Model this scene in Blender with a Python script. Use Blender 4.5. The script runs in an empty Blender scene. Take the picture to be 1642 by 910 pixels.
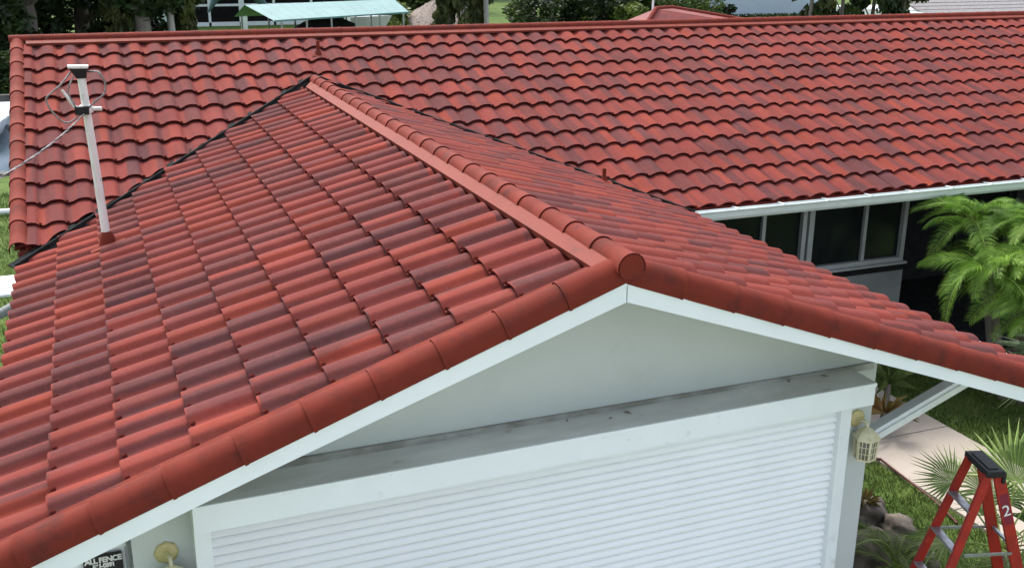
import bpy, bmesh, math, random
import numpy as np
from mathutils import Vector, Matrix, Euler
R = math.radians
rng = np.random.default_rng(7); random.seed(7)
scene = bpy.context.scene
COL = scene.collection

# ------------------------------------------------------------------ camera
CAM = np.array([-2.6315, -4.9047, 1.765]); YAW, PIT, ROL, FPX = 21.7004, 17.9119, 0.3256, 1702.9
F0 = np.array([math.sin(R(YAW)), math.cos(R(YAW)), 0]); R0 = np.array([math.cos(R(YAW)), -math.sin(R(YAW)), 0])
FW = F0*math.cos(R(PIT)) + np.array([0, 0, -math.sin(R(PIT))]); U0 = np.cross(R0, FW)
RT = R0*math.cos(R(ROL)) + U0*math.sin(R(ROL)); UP = U0*math.cos(R(ROL)) - R0*math.sin(R(ROL))
cd = bpy.data.cameras.new('camera'); cam = bpy.data.objects.new('camera', cd); COL.objects.link(cam)
cam.matrix_world = Matrix(((RT[0], UP[0], -FW[0], CAM[0]), (RT[1], UP[1], -FW[1], CAM[1]), (RT[2], UP[2], -FW[2], CAM[2]), (0, 0, 0, 1)))
cd.sensor_width = 36; cd.lens = FPX/1642*36; cd.clip_end = 2000; cd.clip_start = .05
scene.camera = cam
def proj(P):
    d = np.asarray(P, float) - CAM; z = d @ FW
    return np.array([821 + FPX*(d @ RT)/z, 455 - FPX*(d @ UP)/z, z])
def ray(u, v): return FW + RT*(u-821)/FPX - UP*(v-455)/FPX
def onz(u, v, z): d = ray(u, v); return CAM + d*(z-CAM[2])/d[2]
def ony(u, v, y): d = ray(u, v); return CAM + d*(y-CAM[1])/d[1]

# ------------------------------------------------------------------ light
SUN_EL, SUN_AZ = 56, 348           # azimuth measured clockwise from +Y
w = bpy.data.worlds.new("World"); scene.world = w; w.use_nodes = True
nt = w.node_tree; bg = nt.nodes['Background']; sky = nt.nodes.new('ShaderNodeTexSky')
sky.sky_type = 'NISHITA'; sky.sun_disc = False; sky.sun_elevation = R(SUN_EL); sky.sun_rotation = R(SUN_AZ)
sky.air_density = 1.0; sky.dust_density = 3.0; sky.ozone_density = 1.0
hs = nt.nodes.new('ShaderNodeHueSaturation'); hs.inputs['Saturation'].default_value = .5
nt.links.new(sky.outputs[0], hs.inputs['Color']); nt.links.new(hs.outputs[0], bg.inputs['Color']); bg.inputs['Strength'].default_value = .15
sl = bpy.data.lights.new('sun', 'SUN'); sun = bpy.data.objects.new('sun', sl); COL.objects.link(sun)
sl.energy = 1.3; sl.angle = R(12); sl.color = (1, .97, .92)
sd = Vector((math.sin(R(SUN_AZ))*math.cos(R(SUN_EL)), math.cos(R(SUN_AZ))*math.cos(R(SUN_EL)), math.sin(R(SUN_EL))))
sun.rotation_euler = sd.to_track_quat('Z', 'Y').to_euler()
vs = scene.view_settings; vs.view_transform = 'Standard'; vs.look = 'None'; vs.exposure = 1.38; vs.gamma = 1

# ------------------------------------------------------------------ geometry constants (metres)
G = -3.5
TH, THR, PH = R(18.289), R(19.0703), R(19.0516)
TT, TTR, TP = math.tan(TH), math.tan(THR), math.tan(PH)
T0 = .1245; EXP = .37; WV = .2475; YM, ZM = 9.7641, .6319; V0 = .5858; UO = .572
XL = -3.366; XR = 21.0; WE = 3.38
OFF = .052                         # deck of the tiles below the line of the tile lips
def sag(x): return -.008*max(0, abs(x)-1.5)**2

# ------------------------------------------------------------------ helpers
def setp(o, label=None, cat=None, group=None, kind=None):
    if label: o['label'] = label
    if cat: o['category'] = cat
    if group: o['group'] = group
    if kind: o['kind'] = kind
    return o
def empty(name, loc, label, cat, group=None, rz=0):
    o = bpy.data.objects.new(name, None); COL.objects.link(o); o.location = Vector([float(c) for c in loc]); o.rotation_euler = (0, 0, rz)
    o.empty_display_size = .2
    WORLD[o.name] = Matrix.Translation(o.location) @ Euler((0, 0, rz)).to_matrix().to_4x4()
    return setp(o, label, cat, group)
WORLD = {}
def wm(o): return WORLD.get(o.name, Matrix())
class MB:
    """collects world-space geometry, linked as one mesh object"""
    def __init__(s): s.v = []; s.f = []; s.m = []; s.sm = []
    def add(s, vs_, fs, mi=0, smooth=False):
        b = len(s.v); s.v.extend([tuple(map(float, q)) for q in vs_]); s.f.extend([tuple(b+i for i in f) for f in fs]); s.m.extend([mi]*len(fs)); s.sm.extend([smooth]*len(fs)); return s
    def box(s, a, b, mi=0):
        x0, y0, z0 = [min(a[i], b[i]) for i in range(3)]; x1, y1, z1 = [max(a[i], b[i]) for i in range(3)]
        return s.add([(x0,y0,z0),(x1,y0,z0),(x1,y1,z0),(x0,y1,z0),(x0,y0,z1),(x1,y0,z1),(x1,y1,z1),(x0,y1,z1)],
                     [(3,2,1,0),(4,5,6,7),(0,1,5,4),(1,2,6,5),(2,3,7,6),(3,0,4,7)], mi)
    def bar(s, p, q, wx, wy, side=(0, 0, 1), mi=0):
        """rectangular bar from p to q; wx across (perpendicular to side), wy along side"""
        p, q = Vector(p), Vector(q); d = (q-p).normalized(); sv = Vector(side); sv = (sv - d*sv.dot(d)).normalized(); ov = d.cross(sv)
        vs_ = []
        for c in (p, q):
            for i, j in ((-1,-1),(1,-1),(1,1),(-1,1)): vs_.append(c + ov*wx/2*i + sv*wy/2*j)
        return s.add(vs_, [(3,2,1,0),(4,5,6,7),(0,1,5,4),(1,2,6,5),(2,3,7,6),(3,0,4,7)], mi)
    def tube(s, pts, r, n=8, mi=0, caps=True):
        pts = [Vector([float(c) for c in q]) for q in pts]; rs = r if isinstance(r, (list, tuple)) else [r]*len(pts)
        b = []; up = Vector((0, 0, 1))
        d0 = (pts[1]-pts[0]).normalized()
        u = d0.cross(up) if abs(d0.z) < .95 else d0.cross(Vector((1, 0, 0))); u.normalize()
        for i, q in enumerate(pts):
            d = (pts[min(i+1, len(pts)-1)] - pts[max(i-1, 0)]).normalized(); u = (u - d*u.dot(d)).normalized(); v = d.cross(u)
            for k in range(n):
                a = 2*math.pi*k/n; b.append(q + (u*math.cos(a) + v*math.sin(a))*rs[i])
        fs = [(i*n+k, i*n+(k+1) % n, (i+1)*n+(k+1) % n, (i+1)*n+k) for i in range(len(pts)-1) for k in range(n)]
        s.add(b, fs, mi, True)
        if caps:
            s.add(b[:n], [tuple(reversed(range(n)))], mi); s.add(b[-n:], [tuple(range(n))], mi)
        return s
    def prism(s, poly, ext, mi=0):
        n = len(poly); e = Vector(ext); P = [Vector([float(c) for c in q]) for q in poly]
        return s.add(P + [q+e for q in P], [tuple(reversed(range(n))), tuple(range(n, 2*n))] + [(i, (i+1) % n, n+(i+1) % n, n+i) for i in range(n)], mi)
    def build(s, name, mats, parent=None, bevel=0, **kw):
        me = bpy.data.meshes.new(name); inv = wm(parent).inverted() if parent else None
        vs_ = [tuple(inv @ Vector(q)) for q in s.v] if inv else s.v
        me.from_pydata(vs_, [], s.f); me.update()
        for m in (mats if isinstance(mats, (list, tuple)) else [mats]): me.materials.append(m)
        me.polygons.foreach_set('material_index', s.m); me.polygons.foreach_set('use_smooth', s.sm)
        if bevel:
            bm = bmesh.new(); bm.from_mesh(me); bmesh.ops.bevel(bm, geom=[e for e in bm.edges], offset=bevel, segments=2, affect='EDGES', profile=.5); bm.to_mesh(me); bm.free()
        o = bpy.data.objects.new(name, me); COL.objects.link(o)
        if parent: o.parent = parent; WORLD[o.name] = wm(parent)
        return setp(o, kw.get('label'), kw.get('cat'), kw.get('group'), kw.get('kind'))
def inst(name, me, M, parent):
    o = bpy.data.objects.new(name, me); COL.objects.link(o); o.parent = parent
    o.matrix_local = wm(parent).inverted() @ M
    return o
def smooth_by_angle(me, mi=None):
    for p_ in me.polygons: p_.use_smooth = True

# ------------------------------------------------------------------ materials
def nmat(name):
    m = bpy.data.materials.new(name); m.use_nodes = True; return m, m.node_tree, m.node_tree.nodes['Principled BSDF']
def node(nt, t, **kw):
    n = nt.nodes.new(t)
    for k, v in kw.items():
        if k.startswith('i_'): n.inputs[int(k[2:]) if k[2:].isdigit() else k[2:].replace('_', ' ')].default_value = v
        else: setattr(n, k, v)
    return n
def ramp(nt, fac, stops, interp='LINEAR'):
    r_ = nt.nodes.new('ShaderNodeValToRGB'); cr = r_.color_ramp; cr.interpolation = interp
    while len(cr.elements) < len(stops): cr.elements.new(.5)
    for e, (p_, c) in zip(cr.elements, stops): e.position = p_; e.color = (c[0], c[1], c[2], 1) if not isinstance(c, float) else (c, c, c, 1)
    nt.links.new(fac, r_.inputs[0]); return r_.outputs[0]
def mixc(nt, fac, a, b, mode='MIX'):
    m = nt.nodes.new('ShaderNodeMix'); m.data_type = 'RGBA'; m.blend_type = mode
    for sck, v in ((m.inputs[0], fac), (m.inputs[6], a), (m.inputs[7], b)):
        if hasattr(v, 'is_linked') or hasattr(v, 'links'): nt.links.new(v, sck)
        else: sck.default_value = v if isinstance(v, (int, float)) else (v[0], v[1], v[2], 1)
    return m.outputs[2]
def mat(name, c1, c2=None, scale=3, lo=.4, hi=.65, rough=.6, spec=.4, bump=0, bscale=40, detail=4, metal=0, stretch=(1, 1, 1), obj=False, dirt=None):
    m, nt, bs = nmat(name)
    geo = node(nt, 'ShaderNodeNewGeometry'); tc = node(nt, 'ShaderNodeTexCoord')
    mp = node(nt, 'ShaderNodeMapping'); mp.inputs['Scale'].default_value = stretch
    nt.links.new(tc.outputs['Object'] if obj else geo.outputs['Position'], mp.inputs['Vector'])
    c2 = c2 or tuple(min(1, x*.8) for x in c1)
    nz = node(nt, 'ShaderNodeTexNoise'); nz.inputs['Scale'].default_value = scale; nz.inputs['Detail'].default_value = detail; nz.inputs['Roughness'].default_value = .6
    nt.links.new(mp.outputs[0], nz.inputs['Vector'])
    c = ramp(nt, nz.outputs['Fac'], [(lo, c1), (hi, c2)])
    if dirt:
        n2 = node(nt, 'ShaderNodeTexNoise'); n2.inputs['Scale'].default_value = dirt[1]; n2.inputs['Detail'].default_value = 6; n2.inputs['Roughness'].default_value = .7
        nt.links.new(mp.outputs[0], n2.inputs['Vector']); f = ramp(nt, n2.outputs['Fac'], [(dirt[2], 0.0), (dirt[3], 1.0)])
        c = mixc(nt, f, c, dirt[0])
    nt.links.new(c, bs.inputs['Base Color'])
    bs.inputs['Roughness'].default_value = rough; bs.inputs['Specular IOR Level'].default_value = spec; bs.inputs['Metallic'].default_value = metal
    if bump:
        nb = node(nt, 'ShaderNodeTexNoise'); nb.inputs['Scale'].default_value = bscale; nb.inputs['Detail'].default_value = 4
        nt.links.new(mp.outputs[0], nb.inputs['Vector'])
        b = node(nt, 'ShaderNodeBump'); b.inputs['Strength'].default_value = bump; b.inputs['Distance'].default_value = .01
        nt.links.new(nb.outputs['Fac'], b.inputs['Height']); nt.links.new(b.outputs[0], bs.inputs['Normal'])
    return m
RED_A, RED_B, RED_C, DARK_A, DARK_B = (.240, .047, .031), (.212, .044, .034), (.175, .041, .035), (.066, .036, .040), (.100, .040, .040)
def tile_mat(name, axis, down, off, ce, seed, ph, dk=.9, cell=.5):
    """stone coated tile: colour blend sprayed in wave-wide patches that change from course to course"""
    m, nt, bs = nmat(name); geo = node(nt, 'ShaderNodeNewGeometry'); P = geo.outputs['Position']
    def dot(v, k=1.0):
        d = node(nt, 'ShaderNodeVectorMath', operation='DOT_PRODUCT'); d.inputs[1].default_value = [x*k for x in v]; nt.links.new(P, d.inputs[0]); return d.outputs['Value']
    def mth(op, a, b=None, c=None):
        n = node(nt, 'ShaderNodeMath', operation=op)
        for i, x in enumerate((a, b, c)):
            if x is None: continue
            if isinstance(x, (int, float)): n.inputs[i].default_value = x
            else: nt.links.new(x, n.inputs[i])
        return n.outputs[0]
    al = dot(axis); dn = mth('DIVIDE', mth('ADD', dot(down), off), ce); ci = mth('FLOOR', dn); fr = mth('SUBTRACT', dn, ci)
    wob = node(nt, 'ShaderNodeTexNoise'); wob.inputs['Scale'].default_value = 7; nt.links.new(P, wob.inputs['Vector'])
    al2 = mth('ADD', al, mth('MULTIPLY', mth('SUBTRACT', wob.outputs['Fac'], .5), .05))
    def rownoise(sc, sd_, det=0.0):
        cx = node(nt, 'ShaderNodeCombineXYZ'); nt.links.new(mth('MULTIPLY', al2, sc), cx.inputs[0]); nt.links.new(mth('MULTIPLY', ci, 3.37), cx.inputs[1]); cx.inputs[2].default_value = sd_
        n = node(nt, 'ShaderNodeTexNoise'); n.inputs['Scale'].default_value = 1; n.inputs['Detail'].default_value = det; nt.links.new(cx.outputs[0], n.inputs['Vector']); return n.outputs['Fac']
    n1 = rownoise(6.4, seed, 1.0); n2 = rownoise(7.5, seed+11.3); n3 = rownoise(2.4, seed+31.7)
    gr = node(nt, 'ShaderNodeTexNoise'); gr.inputs['Scale'].default_value = 240; gr.inputs['Detail'].default_value = 3; nt.links.new(P, gr.inputs['Vector'])
    md = node(nt, 'ShaderNodeTexNoise'); md.inputs['Scale'].default_value = 16; md.inputs['Detail'].default_value = 5; md.inputs['Roughness'].default_value = .65; nt.links.new(P, md.inputs['Vector'])
    base = mixc(nt, ramp(nt, n2, [(.40, 0.0), (.58, 1.0)]), RED_A, RED_B)
    base = mixc(nt, ramp(nt, n3, [(.53, 0.0), (.66, .75)]), base, RED_C)
    dark = mixc(nt, ramp(nt, md.outputs['Fac'], [(.35, 0.0), (.65, 1.0)]), DARK_A, DARK_B)
    thr = mth('ADD', mth('ADD', n1, mth('MULTIPLY', mth('SUBTRACT', md.outputs['Fac'], .5), .10)), mth('MULTIPLY', mth('SUBTRACT', fr, .5), .035))
    cx = node(nt, 'ShaderNodeCombineXYZ'); nt.links.new(mth('FLOOR', mth('DIVIDE', mth('SUBTRACT', al2, ph-(WV*.19 if cell < .8 else 0)), WV*cell)), cx.inputs[0]); nt.links.new(ci, cx.inputs[1]); cx.inputs[2].default_value = seed
    wn = node(nt, 'ShaderNodeTexWhiteNoise'); nt.links.new(cx.outputs[0], wn.inputs['Vector'])
    pm_ = mth('MULTIPLY', ramp(nt, wn.outputs['Value'], [(.64, 0.0), (.80, dk)]), ramp(nt, md.outputs['Fac'], [(.30, .55), (.55, 1.0)]))
    base = mixc(nt, ramp(nt, wn.outputs['Value'], [(.10, .55), (.22, 0.0)]), base, RED_C)
    c = mixc(nt, mth('MULTIPLY', ramp(nt, thr, [(.53, 0.0), (.60, 1.0)]), dk*.8), base, dark)
    c = mixc(nt, pm_, c, dark)
    bgn = node(nt, 'ShaderNodeTexNoise'); bgn.inputs['Scale'].default_value = 1.1; bgn.inputs['Detail'].default_value = 5; bgn.inputs['Roughness'].default_value = .7; nt.links.new(P, bgn.inputs['Vector'])
    c = mixc(nt, 1.0, c, ramp(nt, bgn.outputs['Fac'], [(.32, .80), (.66, 1.12)]), 'MULTIPLY')
    g = ramp(nt, gr.outputs['Fac'], [(.25, .62), (.75, 1.18)])
    c = mixc(nt, .85, c, g, 'MULTIPLY')
    c = mixc(nt, mth('MULTIPLY', ramp(nt, md.outputs['Fac'], [(.30, 1.0), (.46, 0.0)]), .35), c, (.17, .055, .05))
    nt.links.new(c, bs.inputs['Base Color'])
    bs.inputs['Roughness'].default_value = .8; bs.inputs['Specular IOR Level'].default_value = .08
    b = node(nt, 'ShaderNodeBump'); b.inputs['Strength'].default_value = .35; b.inputs['Distance'].default_value = .004
    nt.links.new(gr.outputs['Fac'], b.inputs['Height']); nt.links.new(b.outputs[0], bs.inputs['Normal'])
    return m
M = {}
M['tile_l'] = tile_mat('tile_coat_left', (0, 1, 0), (-1, 0, 0), -(UO)+20*EXP*math.cos(TH), EXP*math.cos(TH), 3.1, .2841-WV*.5, .70, 1.0)
M['tile_r'] = tile_mat('tile_coat_right', (0, 1, 0), (1, 0, 0), -(UO)+20*EXP*math.cos(THR), EXP*math.cos(THR), 8.7, .2841-WV*.5, .60, 1.0)
M['tile_m'] = tile_mat('tile_coat_house', (1, 0, 0), (0, -1, 0), YM-V0+20*EXP*math.cos(PH), EXP*math.cos(PH), 5.2, 3.8971+WV/2, .66)
M['cap'] = mat('red_cap_coat', (.180, .030, .018), (.135, .025, .016), 5, .35, .7, .75, .10, .3, 220, 6, dirt=((.085, .024, .020), 6, .52, .72))
M['strip'] = mat('red_flashing_coat', (.205, .043, .027), (.175, .037, .024), 3, .3, .7, .65, .15, .15, 200, dirt=((.13, .035, .026), 7, .56, .74))
M['lip'] = mat('shaded_lip_red', (.085, .014, .011), (.06, .011, .009), 10, rough=.95, spec=.03)  # shade on tile and cap lips painted as a darker red
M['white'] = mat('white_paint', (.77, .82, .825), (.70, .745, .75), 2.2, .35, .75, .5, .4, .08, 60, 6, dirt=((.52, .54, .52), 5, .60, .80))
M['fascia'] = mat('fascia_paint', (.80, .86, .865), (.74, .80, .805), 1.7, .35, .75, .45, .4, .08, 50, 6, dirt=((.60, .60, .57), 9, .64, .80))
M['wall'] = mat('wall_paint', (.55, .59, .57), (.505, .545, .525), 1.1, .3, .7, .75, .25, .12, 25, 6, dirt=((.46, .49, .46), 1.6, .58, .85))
M['ledge'] = mat('dirty_ledge_paint', (.60, .615, .59), (.46, .465, .43), 4, .35, .65, .8, .2, .15, 40, 8, stretch=(.35, 1, 1), dirt=((.10, .09, .07), 9, .63, .72))
M['slat'] = mat('shutter_slat', (.87, .90, .91), (.83, .86, .87), 1.5, .3, .7, .38, .45, dirt=((.76, .78, .78), 3, .62, .85))
M['gutter'] = mat('white_gutter_metal', (.74, .79, .77), (.66, .71, .69), 3, .35, .7, .28, .5, dirt=((.45, .48, .44), 7, .6, .8))
M['valley'] = mat('dark_valley_metal', (.014, .016, .016), (.030, .033, .032), 9, .35, .65, .85, .08, .2, 60)
M['grey'] = mat('grey_wall_paint', (.24, .25, .255), (.20, .205, .21), 2, rough=.8, bump=.2, bscale=40)
M['frame'] = mat('pale_window_frame', (.40, .41, .41), (.34, .35, .35), 4, rough=.5)
M['void'] = mat('screen_and_shade_black', (.012, .012, .013), (.02, .02, .02), 5, rough=.8, spec=.1)  # near-black: porch and sill shade put into the colour, also screens and covers
M['glass'] = mat('dark_window_glass', (.010, .012, .013), (.014, .018, .018), 2, rough=.12, spec=.25)
M['conc'] = mat('pinkish_concrete', (.43, .375, .320), (.37, .32, .265), 1.4, .35, .7, .85, .2, .25, 60, 8, dirt=((.30, .25, .22), 3.5, .58, .75))
M['drive'] = mat('driveway_concrete', (.60, .57, .53), (.54, .51, .47), 1.4, .35, .7, .85, .2, .25, 60, 8)
M['grass'] = mat('lawn_grass', (.060, .105, .022), (.105, .155, .038), 2.2, .35, .65, .9, .1, .6, 35, 8, dirt=((.035, .055, .015), 7, .52, .70))
M['mulch'] = mat('soil_mulch', (.07, .05, .04), (.03, .022, .018), 14, .35, .65, .95, .1, .8, 30, 8)
M['rock'] = mat('rough_rock', (.20, .17, .14), (.09, .075, .062), 7, .35, .65, .9, .2, .9, 22, 8)
M['pole'] = mat('weathered_white_pipe', (.80, .78, .74), (.66, .63, .58), 12, .35, .7, .5, .4, .1, 60, 6, stretch=(1, 1, .35), dirt=((.30, .27, .22), 16, .60, .74))
M['black'] = mat('black_plastic', (.012, .013, .014), (.02, .02, .022), 20, rough=.5, spec=.25)
M['wire'] = mat('grey_wire', (.16, .15, .14), (.30, .28, .27), 30, rough=.6)
M['wirelt'] = mat('pale_wire', (.24, .22, .21), (.15, .135, .13), 20, rough=.5)
M['cream'] = mat('aged_cream_metal', (.66, .63, .44), (.58, .53, .33), 14, .35, .65, .55, .4, .2, 50, 6, dirt=((.34, .24, .10), 22, .58, .70))
M['tan'] = mat('yellowed_brass', (.60, .52, .27), (.50, .42, .19), 26, .35, .65, .55, .5, .3, 60, 6)
M['lglass'] = mat('frosted_lantern_glass', (.16, .155, .12), (.11, .11, .085), 20, rough=.25)
M['ladder'] = mat('red_fibreglass', (.34, .020, .014), (.26, .016, .012), 8, rough=.4, dirt=((.62, .10, .08), 30, .62, .72))
M['alu'] = mat('aluminium', (.34, .35, .37), (.24, .25, .26), 20, rough=.35, metal=.6)
M['maroon'] = mat('maroon_sticker', (.20, .015, .04), (.16, .012, .03), 10, rough=.4)
M['print'] = mat('white_print', (.75, .75, .73), (.66, .66, .64), 30, rough=.5)
M['teal'] = mat('teal_awning', (.115, .235, .235), (.14, .27, .27), 1.0, rough=.6)
M['tealdk'] = mat('teal_awning_edge', (.05, .10, .11), (.06, .12, .13), 2, rough=.6)
M['thatch'] = mat('dry_thatch', (.34, .29, .25), (.17, .14, .12), 9, .35, .65, .95, .1, .8, 14, 8, stretch=(1, 1, .3))
M['bluewall'] = mat('pale_blue_wall', (.60, .70, .80), (.55, .65, .75), .5, rough=.8)
M['shingle'] = mat('grey_shingle', (.25, .235, .23), (.19, .18, .18), 6, rough=.9, bump=.4, bscale=8)
M['farred'] = mat('red_granule', (.22, .045, .035), (.16, .038, .033), 8, rough=.7, bump=.3, bscale=30)
M['bark'] = mat('grey_bark', (.22, .19, .165), (.12, .10, .085), 3, .35, .65, .95, .1, .8, 9, 8, stretch=(1, 1, .3))
M['palebark'] = mat('pale_palm_bark', (.48, .45, .42), (.34, .32, .30), 2.5, .35, .65, .9, .1, .5, 8, 8, stretch=(1, 1, .5))
M['vine'] = mat('vine_bark', (.13, .125, .045), (.07, .07, .03), 2.5, .35, .65, .95, .1, .8, 9, 8, stretch=(1, 1, .3))
M['water'] = mat('canal_water', (.13, .17, .21), (.04, .07, .09), 1.6, rough=.12, spec=.6, bump=.6, bscale=1.6, detail=3, stretch=(1, .35, 1))
M['seawall'] = mat('seawall_concrete', (.14, .135, .12), (.07, .07, .06), 2, rough=.9, bump=.4, bscale=10)
M['boat'] = mat('white_boat_paint', (.75, .77, .80), (.66, .68, .72), 2, rough=.3)
def leafmat(name, a, b, c, sc=1.5, trans=.25, rough=.5):
    m, nt, bs = nmat(name); geo = node(nt, 'ShaderNodeNewGeometry')
    nz = node(nt, 'ShaderNodeTexNoise'); nz.inputs['Scale'].default_value = sc; nz.inputs['Detail'].default_value = 3; nt.links.new(geo.outputs['Position'], nz.inputs['Vector'])
    col = ramp(nt, nz.outputs['Fac'], [(.32, a), (.5, b), (.68, c)])
    rv = ramp(nt, geo.outputs['Random Per Island'], [(0, .65), (1, 1.3)])
    col = mixc(nt, 1.0, col, rv, 'MULTIPLY')
    nt.links.new(col, bs.inputs['Base Color']); bs.inputs['Roughness'].default_value = rough; bs.inputs['Specular IOR Level'].default_value = .3
    tr = node(nt, 'ShaderNodeBsdfTranslucent'); nt.links.new(col, tr.inputs[0]); mx = node(nt, 'ShaderNodeMixShader'); mx.inputs[0].default_value = trans
    out = nt.nodes['Material Output']; nt.links.new(bs.outputs[0], mx.inputs[1]); nt.links.new(tr.outputs[0], mx.inputs[2]); nt.links.new(mx.outputs[0], out.inputs[0])
    return m
M['leafdk'] = leafmat('dark_leaves', (.012, .022, .008), (.028, .05, .014), (.05, .085, .022), 1.1)
M['leafmid'] = leafmat('mid_leaves', (.03, .055, .012), (.06, .10, .022), (.11, .16, .035), 1.3)
M['leafyel'] = leafmat('yellow_green_leaves', (.07, .10, .02), (.13, .18, .035), (.20, .26, .05), 1.3)
M['palm'] = leafmat('bright_palm_leaf', (.11, .22, .03), (.21, .38, .05), (.35, .54, .10), 2.2, .35)
M['palmstem'] = mat('palm_stem', (.22, .30, .06), (.16, .20, .05), 10, rough=.5)
M['cycad'] = leafmat('olive_frond_leaf', (.06, .10, .03), (.11, .16, .045), (.20, .23, .09), 2.5, .3)
M['fan'] = leafmat('pale_fan_leaf', (.12, .19, .05), (.22, .31, .09), (.42, .46, .22), 3.0, .35)
M['dryleaf'] = leafmat('dry_leaf', (.09, .07, .025), (.16, .13, .04), (.20, .09, .03), 3.0, .2)

# ================================================================== SETTING
YB0, YB1 = 22.2, 36.0                                       # canal banks
g = MB(); D = 500
g.add([(-D, -D, G), (D, -D, G), (D, YB0, G), (-D, YB0, G)], [(0, 1, 2, 3)])
g.add([(-D, YB1, G), (D, YB1, G), (D, D, G), (-D, D, G)], [(0, 1, 2, 3)])
g.add([(-D, YB0, G), (D, YB0, G), (D, YB0+.01, G-2.5), (-D, YB0+.01, G-2.5)], [(3, 2, 1, 0)])
g.add([(-D, YB1, G), (D, YB1, G), (D, YB1-.01, G-2.5), (-D, YB1-.01, G-2.5)], [(0, 1, 2, 3)])
g.add([(-D, YB0, G-2.5), (D, YB0, G-2.5), (D, YB1, G-2.5), (-D, YB1, G-2.5)], [(0, 1, 2, 3)])
g.build('ground', M['grass'], kind='structure')
MB().add([(-D, YB0, G-.55), (D, YB0, G-.55), (D, YB1, G-.55), (-D, YB1, G-.55)], [(0, 1, 2, 3)]).build('canal_water', M['water'], kind='structure')
s = MB(); s.box((-D, YB0-.25, G-.9), (D, YB0+.06, G+.05)); s.box((-D, YB1-.06, G-.9), (D, YB1+.3, G+.07)); s.build('seawall', M['seawall'], kind='structure')
# walk along the garage, with joints between its slabs
PX0, PX1 = 4.76, 6.06
pth = empty('concrete_path', (5.4, 2, G), None, None)
pth['kind'] = 'structure'
yy = -4.0
while yy < 9:
    y2 = yy + 1.5
    MB().box((PX0, yy+.008, G-.05), (PX1, y2-.008, G+.035)).build('slab', M['conc'], pth, bevel=.006)
    yy = y2
# pale driveway before the garage door
dv_ = empty('driveway', (-.2, -6, G), None, None); dv_['kind'] = 'structure'
for k in range(8):
    for a, b_ in ((-3.1, -.26), (-.24, 2.6)):
        MB().box((a, .66-(k+1)*2.2+.008, G-.05), (b_, .66-k*2.2-.008, G+.03)).build('slab', M['drive'], dv_)
# lawn blades near the path: one uncountable mass
def blades(name, n, xr, yr, h, m, keep=None):
    x = rng.uniform(*xr, n); y = rng.uniform(*yr, n)
    if keep is not None: k = keep(x, y); x, y = x[k], y[k]; n = len(x)
    a = rng.uniform(0, 2*np.pi, n); hh = h*rng.uniform(.5, 1.2, n); wd = .005
    v = np.zeros((n, 3, 3)); v[:, 0] = np.c_[x-np.cos(a)*wd, y-np.sin(a)*wd, np.full(n, G)]; v[:, 1] = np.c_[x+np.cos(a)*wd, y+np.sin(a)*wd, np.full(n, G)]
    b = rng.uniform(0, 2*np.pi, n); v[:, 2] = np.c_[x+np.cos(b)*hh*.5, y+np.sin(b)*hh*.5, G+hh]
    me = bpy.data.meshes.new(name); me.from_pydata(v.reshape(-1, 3).tolist(), [], np.arange(3*n).reshape(-1, 3).tolist()); me.materials.append(m)
    o = bpy.data.objects.new(name, me); COL.objects.link(o); return o
M['blade'] = leafmat('grass_blade', (.05, .085, .018), (.085, .13, .028), (.15, .19, .05), 1.6, .3)
o = blades('grass', 140000, (2.6, 10), (-1, 9), .07, M['blade'], lambda x, y: (x < PX0-.02) | (x > PX1+.02))
setp(o, 'short lawn grass on both sides of the concrete path', 'grass', kind='stuff')

# ================================================================== TILES
SEG = 15; AMP = .041; LIFT = .031; THK = .020
PU = [0, .05, .09, .13, .175, .22, .26, .30, .38, .50, .62, .70, .79, .88, .96, 1]
def prof(x):                                                     # narrow flat pan, steep flank, broad round barrel
    u = min(max(x/WV, 0), 1); ss = lambda t: t*t*(3-2*t)
    if u < .05: c = 0
    elif u < .30: c = .88*ss((u-.05)/.25)
    elif u < .62: c = .88 + .12*math.sin(math.pi*(u-.30)/.32)
    elif u < .97: c = .88*(1-ss((u-.62)/.35))
    else: c = 0
    return AMP*c
def tile_geo(jit=0., k_=1.):
    xs = [WV*q for q in PU]; v = []; f = []; n = SEG+1
    for y, l in ((-.03, -.004), (EXP, LIFT)): v += [(x, y, prof(x)*(1+jit)+l) for x in xs]
    f += [(i, i+1, n+i+1, n+i) for i in range(SEG)]
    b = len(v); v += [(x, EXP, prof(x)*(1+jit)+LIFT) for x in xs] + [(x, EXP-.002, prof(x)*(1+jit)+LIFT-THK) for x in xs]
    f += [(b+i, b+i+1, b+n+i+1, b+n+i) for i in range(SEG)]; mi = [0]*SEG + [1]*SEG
    b = len(v); cx, cy, z = .024, EXP-.016, LIFT+.004                 # dark bump added for the shaded recess in the pan, close to the lip
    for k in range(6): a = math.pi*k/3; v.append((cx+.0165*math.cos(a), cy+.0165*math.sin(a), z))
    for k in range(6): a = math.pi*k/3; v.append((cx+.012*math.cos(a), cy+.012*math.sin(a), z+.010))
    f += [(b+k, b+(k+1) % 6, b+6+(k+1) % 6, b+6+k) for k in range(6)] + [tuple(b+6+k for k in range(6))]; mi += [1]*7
    return np.array(v), f, mi
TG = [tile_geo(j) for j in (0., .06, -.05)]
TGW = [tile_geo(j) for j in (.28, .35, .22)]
def mk_tile_meshes(m, tg=None):
    out = []
    for v, f, mi in (tg or TG):
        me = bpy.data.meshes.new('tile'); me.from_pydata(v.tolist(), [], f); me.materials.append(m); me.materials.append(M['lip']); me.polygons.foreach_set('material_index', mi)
        me.polygons.foreach_set('use_smooth', [True]*len(f)); me.update(); out.append(me)
    return out
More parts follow.
